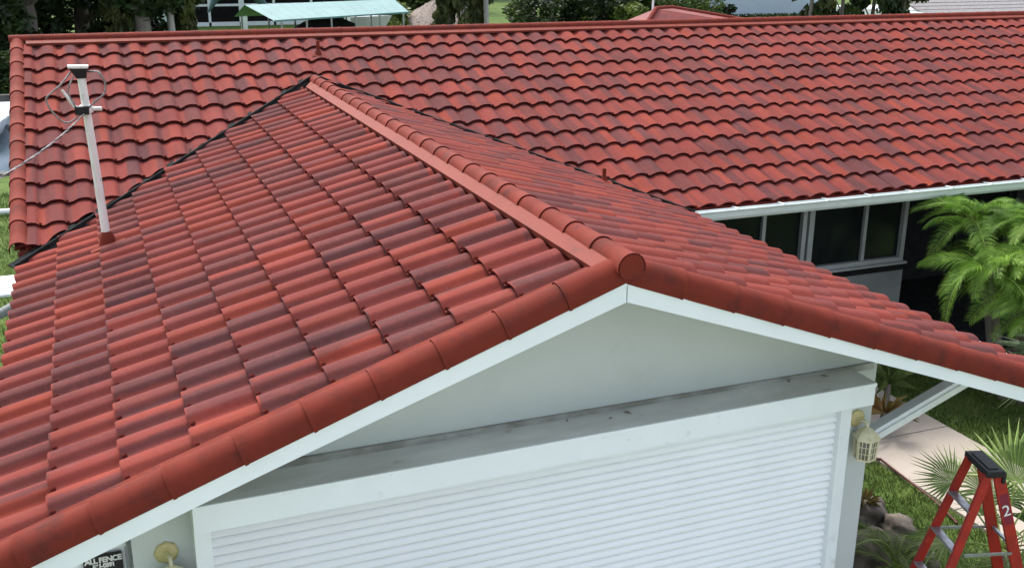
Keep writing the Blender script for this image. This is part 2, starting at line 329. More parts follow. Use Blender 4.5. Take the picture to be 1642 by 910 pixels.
def frame(o, X, Y): X = Vector(X).normalized(); Y = Vector(Y).normalized(); Z = X.cross(Y); return Matrix(((X.x, Y.x, Z.x, o[0]), (X.y, Y.y, Z.y, o[1]), (X.z, Y.z, Z.z, o[2]), (0, 0, 0, 1)))
cl, sl_, cr, sr, cm, sm = math.cos(TH), math.sin(TH), math.cos(THR), math.sin(THR), math.cos(PH), math.sin(PH)
zmain = lambda y: ZM - abs(YM-.15-y)*TP - .05*0 if False else ZM-(YM-y)*TP
zwing = lambda x: T0 - abs(x)*(TT if x < 0 else TTR)
# plan lines of the two valleys
def vpt(x): return (x, YM-(ZM-zwing(x))/TP)
VA = vpt(0); VL = vpt(-3.38); VR = vpt(3.40)
def vdist(x, y):
    """plan distance from the valley, positive on the house side"""
    B = VL if x < 0 else VR; dx, dy = B[0]-VA[0], B[1]-VA[1]; L = math.hypot(dx, dy)
    c = ((x-VA[0])*dy - (y-VA[1])*dx)/L
    return c if (x >= 0) == (1*dy - 0 < 0) and False else (c if x < 0 else -c)
# orient signs so that a point far up the house roof is positive
SL = 1 if vdist(-1, 9.5) > 0 else -1; SR = 1 if vdist(1, 9.5) > 0 else -1
def vd(x, y): return vdist(x, y)*(SL if x < 0 else SR)

def tile_list(kind):
    out = []
    if kind == 'main':
        Y = (0, -cm, -sm); X = (-1, 0, 0); N = Vector((0, -sm, cm)); ce = EXP*cm; x0 = 3.8971 + WV/2       # tile's right-hand edge
        for c in range(13):
            v1 = V0 + c*ce; v0 = v1-ce
            for i in range(-70, 31):
                xr = x0 - i*WV; xl = xr-WV
                if xl < XL+.07-WV*.5 or xr > XR: continue
                if c == 12 and xr < .5: continue
                O = Vector((xr, YM-v0, ZM-v0*TP)) - N*OFF
                out.append((frame(O, X, Y), c, i, [(xr, YM-v0), (xl, YM-v0), (xl, YM-v1), (xr, YM-v1)]))
    else:
        L = kind == 'left'; c_, s_, tt = (cl, sl_, TT) if L else (cr, sr, TTR)
        Y = (-c_, 0, -s_) if L else (c_, 0, -s_); X = (0, 1, 0) if L else (0, -1, 0); N = Vector((-s_, 0, c_)) if L else Vector((s_, 0, c_)); ce = EXP*c_
        sg = -1 if L else 1
        for c in range(9):
            u1 = UO + c*ce; u0 = u1-ce
            for i in range(0, 36):
                ya = YPH + i*WV; yb = ya+WV
                if yb < .2: continue
                O = Vector((sg*u0, ya if L else yb, T0-u0*tt + sag(u0+.2))) - N*OFF
                out.append((frame(O, X, Y), c, i, [(sg*u0, ya), (sg*u0, yb), (sg*u1, yb), (sg*u1, ya)]))
    return out
YPH = .2841 - WV*.5 - 0*WV
YPH = YPH - 0.0
def px_area(Mx):
    P = [proj(Mx @ Vector(q)) for q in ((0, 0, .02), (WV, 0, .02), (WV, EXP, .05), (0, EXP, .05))]
    if min(q[2] for q in P) < .3: return 0
    cx, cy = sum(q[0] for q in P)/4, sum(q[1] for q in P)/4
    if not (-15 < cx < 1657 and -15 < cy < 925): return 0
    return abs(sum(P[i][0]*P[(i+1) % 4][1]-P[(i+1) % 4][0]*P[i][1] for i in range(4)))/2
def lay(parts, parent_of, cap=300):
    """parts: list of (kind, material, meshes); the largest in view become objects, the rest one joined mesh per roof"""
    cand = []
    for kind, m, ms in parts:
        for Mx, c, i, quad in tile_list(kind):
            ds = [vd(x, y) for x, y in quad]
            if kind == 'main':
                gap = .075 if quad[0][0] < 0 else .035
                inside = all(quad[k][1] < VA[1]+1 for k in range(4)) and abs(quad[0][0]) < 3.6
                if inside:
                    if max(ds) < gap: continue
                    cut = min(ds) < gap
                else: cut = False
                if quad[0][0] > 3.45 or quad[1][0] < -3.6: cut = False
                if abs(quad[0][0]) < 3.6 and quad[0][1] < 4.6 and min(ds) < -.3: continue
                edge = quad[1][0] < XL+.05
            else:
                if min(ds) > .12: continue
                cut = False
                if min(q[1] for q in quad) < .14: cut = 'rake'
            cand.append([px_area(Mx), kind, Mx, c, i, quad, cut, m, ms])
    cand.sort(key=lambda q: -q[0])
    rest = {}
    for k, (a, kind, Mx, c, i, quad, cut, m, ms) in enumerate(cand):
        if k < cap and a > 20:
            if cut:
                me = bpy.data.meshes.new('tile'); bm = bmesh.new(); bm.from_mesh(ms[(i*7+c*3) % 3])
                clip(bm, Mx, quad, cut); bm.to_mesh(me); bm.free(); me.materials.append(m); me.materials.append(M['lip'])
                if not len(me.vertices): continue
            else: me = ms[(i*7+c*3) % 3]
            dz = Matrix.Translation((0, rng.uniform(-.004, .004), rng.uniform(-.002, .002))) @ Matrix.Rotation(rng.uniform(-.006, .006), 4, 'X') @ Matrix.Rotation(rng.uniform(-.004, .004), 4, 'Z')
            inst('tile', me, Mx @ dz, parent_of[kind])
        else:
            rest.setdefault((kind), []).append((Mx, i, c, quad, cut, m))
    for kind, L in rest.items():
        vs_, fs, mi = [], [], []
        bmc = None
        for Mx, i, c, quad, cut, m in L:
            v, f, mm = (TG if kind == 'main' else TGW)[(i*7+c*3) % 3]
            if cut:
                bm = bmesh.new(); bv = [bm.verts.new(q) for q in v]
                for q, k_ in zip(f, mm): fc = bm.faces.new([bv[j] for j in q]); fc.material_index = k_
                clip(bm, Mx, quad, cut); bm.verts.index_update(); b = len(vs_)
                vs_ += [tuple(Mx @ q.co) for q in bm.verts]; fs += [tuple(b+q.index for q in fc.verts) for fc in bm.faces]; mi += [fc.material_index for fc in bm.faces]; bm.free(); continue
            A = np.array(Mx); W = v @ A[:3, :3].T + A[:3, 3]; b = len(vs_)
            vs_ += W.tolist(); fs += [tuple(b+j for j in q) for q in f]; mi += mm
        pr = parent_of[kind]; inv = np.array(wm(pr).inverted()); W = np.array(vs_) @ inv[:3, :3].T + inv[:3, 3]
        me = bpy.data.meshes.new('tile_field'); me.from_pydata(W.tolist(), [], fs); me.materials.append(m_of[kind]); me.materials.append(M['lip'])
        me.polygons.foreach_set('material_index', mi); me.polygons.foreach_set('use_smooth', [True]*len(fs))
        o = bpy.data.objects.new('tile_field', me); COL.objects.link(o); o.parent = pr; o['kind'] = 'stuff'
def clip(bm, Mx, quad, cut):
    if cut == 'rake': co, no = Vector((0, .128, 0)), Vector((0, -1, 0))
    else:
        x = sum(q[0] for q in quad)/4; B = VL if x < 0 else VR; d = Vector((B[0]-VA[0], B[1]-VA[1], 0)).normalized(); no = Vector((d.y, -d.x, 0))
        if no.y > 0: no = -no                                  # clear the side towards the garage
        co = Vector((VA[0], VA[1], 0)) - no*(.075 if x < 0 else .035)
    inv = Mx.inverted(); lco = inv @ co; lno = (inv.to_3x3() @ no).normalized()
    bmesh.ops.bisect_plane(bm, geom=bm.verts[:]+bm.edges[:]+bm.faces[:], plane_co=lco, plane_no=lno, clear_outer=True)
m_of = {'main': M['tile_m'], 'left': M['tile_l'], 'right': M['tile_r']}

# half-round cap: local Y runs along, lip at the far end (+Y), Z up
def cap_mesh(r0, r1, L, a0=-5, a1=185, lip=.006, n=14):
    v, f = [], []
    st = [(0, r0), (L*.5, (r0+r1)/2), (L-.02, r1), (L-.018, r1+.004), (L, r1+.004)]
    for y, r_ in st:
        for k in range(n+1):
            a = R(a0+(a1-a0)*k/n); v.append((r_*math.cos(a), y, r_*math.sin(a)))
    for i in range(len(st)-1):
        for k in range(n): f.append((i*(n+1)+k, (i+1)*(n+1)+k, (i+1)*(n+1)+k+1, i*(n+1)+k+1))
    b = len(v)
    for r_ in (r1+.004, r1-lip):
        for k in range(n+1):
            a = R(a0+(a1-a0)*k/n); v.append((r_*math.cos(a), L, r_*math.sin(a)))
    nf = len(f)
    for k in range(n): f.append((b+k, b+n+1+k, b+n+2+k, b+k+1))
    me = bpy.data.meshes.new('cap'); me.from_pydata(v, [], f); me.materials.append(M['cap']); me.materials.append(M['lip'])
    me.polygons.foreach_set('material_index', [0]*nf + [1]*n); me.polygons.foreach_set('use_smooth', [True]*len(f)); me.update(); return me
def cap_run(name, me, p0, p1, step, up, parent, start=0, sagf=None):
    p0, p1 = Vector(p0), Vector(p1); d = (p1-p0).normalized(); up = Vector(up); Z = (up-d*up.dot(d)).normalized(); X = d.cross(Z)
    n = int(math.ceil((p1-p0).length/step - .05))
    for k in range(n):
        q = p0 + d*step*k
        if sagf: q = q + Vector((0, 0, sagf(q.x)))
        Mx = Matrix(((X.x, d.x, Z.x, q.x), (X.y, d.y, Z.y, q.y), (X.z, d.z, Z.z, q.z), (0, 0, 0, 1)))
        inst(name, me, Mx @ Matrix.Rotation(rng.uniform(-.006, .006), 4, 'Y') @ Matrix.Rotation(rng.uniform(-.003, .003), 4, 'Z'), parent)

# ================================================================== HOUSE
house = empty('house', (6, 8, G), 'long white house with a red wave tile gable roof and white gutter behind the garage', 'house')
hr = MB()
def slab(mb, P, n, th):
    n = Vector(n).normalized(); mb.prism([Vector(q)-n*th for q in P], n*th)
nM = Vector((0, -sm, cm)); nB = Vector((0, sm, cm))
def pm(x, v, off): q = Vector((x, YM-v, ZM-v*TP)); return q + nM*off
YR = YM-.15; ZR = ZM-.15*TP
EV = V0+12*EXP*cm
slab(hr, [pm(XL, .12, -OFF-.006), pm(XL, V0+11*EXP*cm-.02, -OFF-.006), pm(2.2, V0+11*EXP*cm-.02, -OFF-.006), pm(2.2, EV-.03, -OFF-.006), pm(XR, EV-.03, -OFF-.006), pm(XR, .12, -OFF-.006)], nM, .10)
yb_ = YR + 4.7
slab(hr, [(XR, YR, ZR-.06), (XR, yb_, ZR-.06-4.7*TP), (XL, yb_, ZR-.06-4.7*TP), (XL, YR, ZR-.06)], nB, .10)
hroof = hr.build('roof', M['farred'], house)
# ridge, rake, flashings
capR = cap_mesh(.069, .071, EXP+.012); capK = cap_mesh(.078, .084, EXP+.012, -20, 200)
cap_run('ridge_cap', capR, (XL-.09, YR, ZR-.012), (XR, YR, ZR-.012), EXP, (0, 0, 1), hroof)
MB().prism([pm(XL+.1, .18, -.01), pm(XL+.1, .30, -.01), pm(XR, .30, -.01), pm(XR, .18, -.01)], nM*.028).build('ridge_flashing', M['strip'], hroof)
vmax = V0+11*EXP*cm
cap_run('rake_cap', capK, pm(XL, .10, -.035), pm(XL, vmax, -.035), (vmax-.10)/cm/12, nM, hroof)
MB().prism([pm(XL+.055, .2, -.05), pm(XL+.055, vmax-.02, -.05), pm(XL+.10, vmax-.02, -.05), pm(XL+.10, .2, -.05)], nM*.03).build('rake_flashing', M['strip'], hroof)
# gutter along the right part of the eave
YE = YM-EV; ZE = ZM-EV*TP
gx0, gx1 = 3.42, XR
gb = MB(); prof_g = [(.02, -.035), (.02, -.15), (-.055, -.15), (-.085, -.115), (-.10, -.06), (-.115, -.035), (-.115, -.028), (-.098, -.028), (-.098, -.055), (-.075, -.13), (.012, -.14), (.012, -.035)]
gb.prism([(gx0, YE+a-.005, ZE-.022+b) for a, b in prof_g], (gx1-gx0, 0, 0)).build('gutter', M['gutter'], house)
x = gx0+.55
while x < gx1:
    MB().box((x-.012, YE-.118, ZE-.052), (x+.012, YE+.02, ZE-.040)).build('gutter_strap', M['gutter'], house); x += .61
MB().box((2.2, YE+.03, ZE-.165), (XR, YE+.055, ZE-.062)).build('fascia_board', M['white'], house)
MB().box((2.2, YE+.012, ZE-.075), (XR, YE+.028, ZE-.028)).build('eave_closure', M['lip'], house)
# walls
HW = 5.8; HB = 13.4
def zroofu(y): return (ZM-(YM-y)*TP if y < YR else ZR-(y-YR)*TP) - .21
hw = MB()
WX0, WX1, WZ0, WZ1 = 4.15, 7.22, -2.26, -1.20
hw.box((2.0, HW, G), (WX0, HW+.15, -.97)); hw.box((WX0, HW, G), (7.26, HW+.15, WZ0-.13)); hw.box((WX0, HW, WZ1), (7.26, HW+.15, -.97))
hw.box((7.11, HW+.15, G), (7.26, HW+2.2, -.97))                 # return into the porch
hw.box((11.5, HW, G), (XR-.4, HW+.15, -.97)); hw.box((11.5, HW+.15, G), (11.65, HW+2.2, -.97))
hw.build('wall', M['grey'], house, label='grey front wall under the eave')
bw = MB(); bw.box((7.11, HW+2.2, G), (11.65, HW+2.35, -.3)); bw.box((WX0, HW+.62, G), (7.11, HW+.7, -.97)); bw.box((7.26, HW-.6, G-.02), (11.5, HW+2.2, G+.06)); bw.build('porch_wall', M['void'], house, label='inner porch wall with its deep shade painted in near-black')  # deep porch shade painted into the wall colour
sp = [(HW, G), (HB, G), (HB, zroofu(HB)), (YR, zroofu(YR)), (HW, zroofu(HW))]
MB().prism([(XL+.33, a, b) for a, b in sp], (.15, 0, 0)).build('end_wall', M['wall'], house)
MB().prism([(XR-.5, a, b) for a, b in sp], (.15, 0, 0)).build('end_wall', M['wall'], house)
MB().box((XL+.34, HB-.15, G), (XR-.5, HB, zroofu(HB))).build('back_wall', M['wall'], house)
MB().box((XL+.34, HW+.0, G), (-2.6, HW+.15, zroofu(HW)-.02)).build('wall', M['wall'], house)
# windows
def window(x0, x1, mulls):
    f = MB(); t = .05
    f.box((x0, HW-.02, WZ0), (x0+.075, HW+.10, WZ1)); f.box((x1-.06, HW-.02, WZ0), (x1, HW+.10, WZ1)); f.box((x0+.075, HW-.02, WZ1-.05), (x1-.06, HW+.10, WZ1)); f.box((x0+.075, HW-.02, WZ0), (x1-.06, HW+.10, WZ0+.055))
    w_ = f.build('window', M['frame'], house)
    xs = [x0+.075] + mulls + [x1-.06]
    for m_ in mulls:
        MB().box((m_-.03, HW+.0, WZ0+.055), (m_-.004, HW+.06, WZ1-.05)).build('mullion', M['frame'], w_)
        MB().box((m_+.004, HW+.02, WZ0+.055), (m_+.035, HW+.09, WZ1-.05)).build('mullion', M['frame'], w_)
    for a, b in zip(xs[:-1], xs[1:]):
        MB().box((a, HW+.045, WZ0+.055), (b, HW+.052, WZ1-.05)).build('pane', M['glass'], w_)
    MB().box((x0-.03, HW-.07, WZ0-.03), (x1+.03, HW+.0, WZ0-.002)).build('sill', M['frame'], w_)
window(WX0, 5.62, [5.0]); window(5.66, WX1, [6.57])
MB().box((WX0, HW-.012, WZ0-.13), (7.24, HW-.001, WZ0-.031)).build('sill_shade_strip', M['void'], house)  # dark strip added as the shade below the window sills
for k in range(4):
    MB().box((8.05+k*.85, HW-.05, G+.06), (8.10+k*.85, HW+.0, -.97)).build('porch_post', M['void'], house)

# ================================================================== GARAGE
gar = empty('garage', (0, 3, G), 'white gabled garage in front with red tile roof and closed roller shutter', 'garage')
XW0, XW1, YW = -2.68, 2.41, .687
ZT, ZB, YBm = -1.0946, -1.2607, .404
# roof deck trimmed at the valleys
dl = MB(); N_L = Vector((-sl_, 0, cl)); N_R = Vector((sr, 0, cr))
def pw(x, y, off): q = Vector((x, y, zwing(x)+sag(x)*.9)); return q + (N_L if x < 0 else N_R)*off
eps = 1e-4
xsL = [-eps, -1.5, -2.5, -WE+.04]; xsR = [eps, 1.5, 2.5, WE-.04]
for xs in (xsL, xsR):
    for a, b in zip(xs[:-1], xs[1:]):
        N = N_L if a < 0 else N_R
        dl.prism([pw(a, .04, -OFF-.095), pw(b, .04, -OFF-.095), pw(b, vpt(b)[1]-.02, -OFF-.095), pw(a, vpt(a)[1]-.02, -OFF-.095)][::1], N*.09)
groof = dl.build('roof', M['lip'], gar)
sf = MB()
for xs in (xsL, xsR):
    for a, b in zip(xs[:-1], xs[1:]):
        N = N_L if a < 0 else N_R
        sf.prism([pw(a, .035, -OFF-.112), pw(b, .035, -OFF-.112), pw(b, YW-.01, -OFF-.112), pw(a, YW-.01, -OFF-.112)], N*.014)
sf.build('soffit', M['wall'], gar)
# rake boards
FH = .1236
def rake_board(sg):
    tt = TT if sg < 0 else TTR; n = 14; xe = 3.42
    for y0, y1 in ((-.001, .028),):
        v = []
        for i in range(n+1):
            x = (.0 if i == 0 else xe*i/n)
            if i == 0: x = .004
            z = -x*tt + sag(x)*1.15
            for y in (y0, y1):
                v += [(sg*x, y, z), (sg*x, y, z-FH)]
        f = []
        for i in range(n):
            a = i*4; b = a+4
            f += [(a, a+1, b+1, b), (a+2, b+2, b+3, a+3), (a, b, b+2, a+2), (a+1, a+3, b+3, b+1)]
        f += [(0, 2, 3, 1), (4*n, 4*n+1, 4*n+3, 4*n+2)]
        MB().add(v, f).build('rake_board', M['fascia'], gar)
rake_board(-1); rake_board(1)
# thin drip moulding on the rake board
for sg in (-1, 1):
    tt = TT if sg < 0 else TTR
    b = MB(); n = 10
    for i in range(n):
        x0, x1 = 3.42*i/n+.004, 3.42*(i+1)/n+.004
        b.bar((sg*x0, -.006, -x0*tt+sag(x0)*1.15-.012), (sg*x1, -.006, -x1*tt+sag(x1)*1.15-.012), .012, .022)
    b.build('drip_edge', M['fascia'], gar)
# rake caps: barrels that run down both rakes from the apex
capF = cap_mesh(.096, .103, EXP+.012, -30, 199, .006, 18)
cap_run('rake_cap', capF, pw(-.03, .072, -.088), pw(-3.42, .072, -.088), EXP*1.0, N_L, groof)
cap_run('rake_cap', capF, pw(.03, .072, -.088), pw(3.42, .072, -.088), EXP*1.0, N_R, groof)
for sg in (-1, 1):
    N = N_L if sg < 0 else N_R; q = [pw(sg*.05, .09, -.03), pw(sg*1.5, .09, -.03), pw(sg*2.5, .09, -.03), pw(sg*3.36, .09, -.03)]; q2 = [v + Vector((0, .075, 0)) for v in q]; m_ = MB()
    for k in range(3): m_.prism([q[k], q[k+1], q2[k+1], q2[k]], N*.016)
    m_.build('rake_flashing', M['cap'], groof)
# wing ridge
capW = cap_mesh(.074, .080, EXP+.012, -18, 198)
cap_run('ridge_cap', capW, (0, 8.42, .092), (0, -.03, .086), (8.45)/23, (0, 0, 1), groof)
b = MB(); n = 18; ring = [(.0745*math.cos(R(a)), .0745*math.sin(R(a))) for a in np.linspace(-60, 240, n)]
b.prism([(x, -.046, .087+z) for x, z in ring], (0, .012, 0)).build('ridge_end_disk', M['cap'], groof)
for sg in (-1, 1):
    N = N_L if sg < 0 else N_R
    q = [pw(sg*.05, .10, -.005), pw(sg*.172, .10, -.008), pw(sg*.172, 8.05, -.008), pw(sg*.05, 8.28, -.005)]
    MB().prism([v - N*.035 for v in q], N*.045).build('ridge_flashing', M['strip'], groof)
# valley metal
for sg, off in ((-1, .0), (1, .0)):
    B = VL if sg < 0 else VR; A = Vector((VA[0], VA[1]+.1, 0)); Bv = Vector((B[0], B[1], 0)); d = (Bv-A).normalized(); nrm = Vector((-d.y, d.x, 0))
    if nrm.y < 0: nrm = -nrm
    def zz(q): return ZM-(YM-q.y)*TP
    pts = []
    for q in (A-nrm*.02, A+nrm*.11, Bv+nrm*.11, Bv-nrm*.02): pts.append(Vector((q.x, q.y, zz(q)-OFF+.006)))
    MB().prism(pts, nM*.012).build('valley_flashing', M['valley'], groof)
    rib = MB(); a = Vector((A.x, A.y, 0))+nrm*.015; c = Bv+nrm*.015
    rib.bar((a.x, a.y, zz(a)-OFF+.035), (c.x, c.y, zz(c)-OFF+.035), .016, .05); rib.build('valley_rib', M['valley'], groof)
# tiles
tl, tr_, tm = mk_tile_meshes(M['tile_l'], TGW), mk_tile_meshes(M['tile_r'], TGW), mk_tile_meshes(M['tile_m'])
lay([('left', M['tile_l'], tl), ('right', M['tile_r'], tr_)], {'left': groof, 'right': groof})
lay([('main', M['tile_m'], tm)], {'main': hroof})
# walls
zf = lambda x: -abs(x)*(TT if x < 0 else TTR) + T0-OFF-.12+.02
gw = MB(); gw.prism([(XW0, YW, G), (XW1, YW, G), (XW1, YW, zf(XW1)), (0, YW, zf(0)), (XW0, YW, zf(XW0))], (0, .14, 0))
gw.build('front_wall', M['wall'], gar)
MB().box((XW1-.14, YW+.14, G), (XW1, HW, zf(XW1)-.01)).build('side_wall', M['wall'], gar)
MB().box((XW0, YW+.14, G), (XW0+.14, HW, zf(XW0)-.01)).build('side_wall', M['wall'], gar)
# header beam, slightly out of level, with its dirty ledge
bx0, bx1 = -2.3546, 2.166
bm_ = MB(); dz0 = -.032
bm_.add([(bx0, YBm, ZB+dz0), (bx1, YBm, ZB), (bx1, YW-.001, ZB), (bx0, YW-.001, ZB+dz0), (bx0, YBm, ZT+dz0), (bx1+.0, YBm, ZT), (bx1, YW-.001, ZT), (bx0, YW-.001, ZT+dz0)],
        [(3, 2, 1, 0), (0, 1, 5, 4), (1, 2, 6, 5), (2, 3, 7, 6), (3, 0, 4, 7)]).add([(bx0, YBm, ZT+dz0), (bx1, YBm, ZT), (bx1, YW-.001, ZT), (bx0, YW-.001, ZT+dz0)], [(0, 1, 2, 3)], 1)
beam = bm_.build('header_beam', [M['fascia'], M['ledge']], gar)
MB().bar((bx0, YBm-.006, ZT+dz0-.012), (bx1, YBm-.006, ZT-.012), .012, .024).build('trim_strip', M['fascia'], beam)
MB().box((bx0+.2, YW-.022, ZT-.03), (bx1+.2, YW-.002, ZT+.018)).build('grime_shade_strip', mat('grime_shade_joint', (.20, .20, .17), (.40, .41, .38), 5, stretch=(.6, 1, 1)), beam)  # real grime plus painted contact shade along the ledge joint
# dead leaves and grit lying on the ledge
lf = mat('dead_leaf', (.22, .20, .16), (.14, .12, .09), 30, rough=.9)
for x, y, a, l in ((.22, .56, .5, .022), (.36, .60, 2.1, .035), (-.05, .63, 1.2, .02), (1.62, .64, .9, .03), (1.90, .62, 2.6, .035)):
    z = ZT + dz0*(bx1-x)/(bx1-bx0) + .003; u_, v_ = Vector((math.cos(a), math.sin(a), 0)), Vector((-math.sin(a), math.cos(a), 0)); c_ = Vector((x, y, z))
    MB().add([c_-u_*l, c_-v_*l*.35+Vector((0, 0, .006)), c_+u_*l+Vector((0, 0, .004)), c_+v_*l*.35+Vector((0, 0, .005))], [(0, 1, 2, 3)]).build('debris', lf, beam)
# roller shutter
sh = MB(); YS = .56
sh.box((-2.27, YS, -1.40), (2.0, YS+.06, ZB-.002)); shut = sh.build('roller_shutter', M['white'], gar)
sv = []; pitch = .0568
vv = [(.022, 0), (.006, -.004), (-.003, -.011), (-.009, -.026), (-.013, -.040), (-.009, -.0455), (.010, -.0475), (.022, -.0568)]
me = bpy.data.meshes.new('slat'); vl = []; fl = []
for x in (-2.265, 1.99): vl += [(x, a, b) for a, b in vv]
for i in range(len(vv)-1): fl.append((i, i+1, len(vv)+i+1, len(vv)+i))
fl.append(tuple(range(len(vv)))); me.from_pydata(vl, [], fl); me.materials.append(M['slat']); me.polygons.foreach_set('use_smooth', [True]*(len(vv)-1)+[False]); me.update()
for k in range(38): inst('slat', me, Matrix.Translation((0, YS, -1.375-k*pitch)), shut)
for x0, x1 in ((1.985, 2.075), (-2.352, -2.262)):
    t = MB(); t.box((x0, YS-.055, G), (x1, YS-.03, ZB-.034)); t.box((x0, YS-.03, G), (x0+.02, YW-.001, ZB-.034)) ; t.box((x1-.02, YS-.03, G), (x1, YW-.001, ZB-.034)); t.build('track', M['white'], shut)
# knee brace and side gutter with straps
b = MB(); A = Vector((2.43, .76, -1.70)); B = Vector(list(ony(1530, 612, .76))); B = B + (B-A).normalized()*.10; b.bar(A, B, .05, .085, (0, 1, 0)); b.build('knee_brace', M['white'], gar)
MB().bar(A+Vector((.01, -.05, -.03)), B+Vector((.01, -.05, -.03)), .05, .02, (0, 1, 0)).build('brace_edge', M['gutter'], gar)
zE = zwing(WE)+sag(WE)
MB().prism([(WE+a*.8, .0, zE-.045+b) for a, b in [(-.03, 0), (-.03, -.10), (.05, -.10), (.085, -.04), (.095, .012), (.080, .012), (.070, -.03), (.045, -.085), (-.02, -.085), (-.02, 0)]], (0, YE-.02, 0)).build('gutter', M['gutter'], gar)
zEl = zwing(-WE)+sag(WE)
MB().box((-WE+.0, .03, zEl-.22), (-WE+.03, VL[1]-.1, zEl-.07)).build('fascia_board', M['white'], gar)

# ------------------------------------------------------------------ vent pipes (painted red)
def vent(x, y, z, h, r_, n, par, lab):
    b = MB(); b.tube([(x, y, z-.03), (x, y, z+h)], r_, 12); o = b.build('vent_pipe', M['cap'], par, label=lab)
    c = MB(); c.tube([(x, y, z-.02), (x, y, z+.05), (x, y, z+.075)], [r_*2.3, r_*1.7, r_*1.15], 12)
    q = Vector((x, y, z)); N = Vector(n); u = N.orthogonal().normalized(); v = N.cross(u)
    c.add([q+N*.02+(u*a+v*b_)*r_*3.2 for a, b_ in ((-1, -1), (1, -1), (1, 1), (-1, 1))], [(0, 1, 2, 3)])
    c.build('pipe_boot', M['cap'], par)
P = (.18, 8.95, .35); vent(P[0], P[1], P[2]-.01, .19, .022, nM, hroof, 'short red vent pipe near the long ridge')
vent(2.60, 5.49, -.80, .17, .022, N_R, groof, 'short red vent pipe by the right valley')

# ================================================================== SERVICE MAST
mx, my = -2.61, 4.69; mz = zwing(mx)+sag(mx)-.03
mast = empty('service_mast', (mx, my, mz), 'white weathered service mast pipe rising from the left slope of the garage roof', 'mast')
top = Vector((-2.67, 4.69, .70))
MB().tube([(mx, my, mz-.1), tuple(Vector((mx, my, mz)).lerp(top, .5)), top], [.036, .034, .033], 16).build('pipe', M['pole'], mast)
b = MB(); b.tube([(mx, my, mz-.05), (mx, my, mz+.05), (mx-.002, my, mz+.10), (mx-.003, my, mz+.12)], [.085, .068, .05, .04], 14); b.build('roof_boot', M['cap'], mast)
b = MB(); q = Vector((mx, my, mz)); u = Vector((0, 1, 0)); v = Vector((-cl, 0, -sl_)); b.prism([q+N_L*.0+u*a*.11+v*c*.15 for a, c in ((-1, -1), (-1, 1), (1, 1), (1, -1))], N_L*.012); b.build('boot_flange', M['cap'], mast)
h = MB(); c = top; h.prism([c+Vector(t) for t in ((-.095, -.055, .045), (.06, -.055, .04), (.068, .055, .04), (-.095, .055, .045))], (0, 0, .022)); wh = h.build('weatherhead', M['pole'], mast, bevel=.004)
h = MB(); h.add([c+Vector(t) for t in ((-.088, -.05, .045), (.055, -.05, .04), (.055, .05, .04), (-.088, .05, .045), (-.036, -.037, -.04), (.042, -.037, -.04), (.042, .037, -.04), (-.036, .037, -.04))], [(0, 1, 5, 4), (1, 2, 6, 5), (2, 3, 7, 6), (3, 0, 4, 7), (4, 5, 6, 7)]); h.build('hood', M['black'], wh)
ck = Vector((mx, my, mz)).lerp(top, .80)
k = MB(); k.tube([ck+Vector((0, 0, -.03)), ck+Vector((0, 0, .03))], .055, 14); k.tube([ck+Vector((.03, -.01, 0)), ck+Vector((.12, -.03, .0))], .018, 8); k.tube([ck+Vector((-.04, -.03, .0)), ck+Vector((-.09, -.05, .03)), ck+Vector((-.17, -.04, .17))], [.02, .016, .01], 8); k.build('clamp', M['pole'], mast)
k = MB(); k.box(ck+Vector((-.09, -.10, -.035)), ck+Vector((.02, -.045, .03))); k.build('insulator', M['black'], mast)
def curve(pts, n=14):
    P = [Vector(q) for q in pts]; P = [2*P[0]-P[1]] + P + [2*P[-1]-P[-2]]; out = []
    for i in range(1, len(P)-2):
        for t in np.linspace(0, 1, n, endpoint=False):
            a, b_, c_, d_ = P[i-1:i+3]; out.append(.5*((2*b_) + (c_-a)*t + (2*a-5*b_+4*c_-d_)*t*t + (3*b_-a-3*c_+d_)*t**3))
    out.append(P[-2]); return out
wy = 4.60
def wp(u, v, y=wy): return Vector(ony(u, v, y))
MB().tube(curve([wp(113, 116, 4.68), wp(98, 135), wp(84, 148), wp(74, 160), wp(86, 182), wp(108, 197), wp(132, 182, 4.6)], 6), .0075, 6).build('wire_loop', M['wire'], mast)
MB().tube(curve([wp(120, 120, 4.66), wp(112, 135), wp(110, 150), wp(122, 172), wp(132, 180, 4.6)], 6), .0065, 6).build('wire_loop', M['wire'], mast)
MB().tube(curve([wp(141, 115, 4.72), wp(158, 116), wp(168, 132), wp(167, 150), wp(150, 165), wp(136, 180, 4.6)], 6), .008, 6).build('wire_loop', M['wire'], mast)
cable = MB(); a = Vector(ony(135, 183, 4.60)); bpt = Vector((-3.135, 1.5, .50)); d = bpt-a
N_ = 260; base = []
for i in range(N_+1):
    t = i/N_*5.5; q = a + d*t; q.z -= .03*math.sin(math.pi*min(t, 1)) ; base.append(q)
for s_, r_ in ((0, .0040), (2.1, .0040)):
    cable.tube([q + Vector((math.cos(s_+i*.75), 0, math.sin(s_+i*.75)))*.0034 for i, q in enumerate(base)], r_, 5)
o = cable.build('service_cable', M['wirelt'], None, label='thin grey twisted overhead cable running from the white mast towards the left', cat='cable')
c2 = MB(); c2.tube([q + Vector((math.cos(4.2+i*.75), 0, math.sin(4.2+i*.75)))*.0042 for i, q in enumerate(base)], .0036, 5)
cc = c2.build('black_strand', M['black']); cc.parent = o

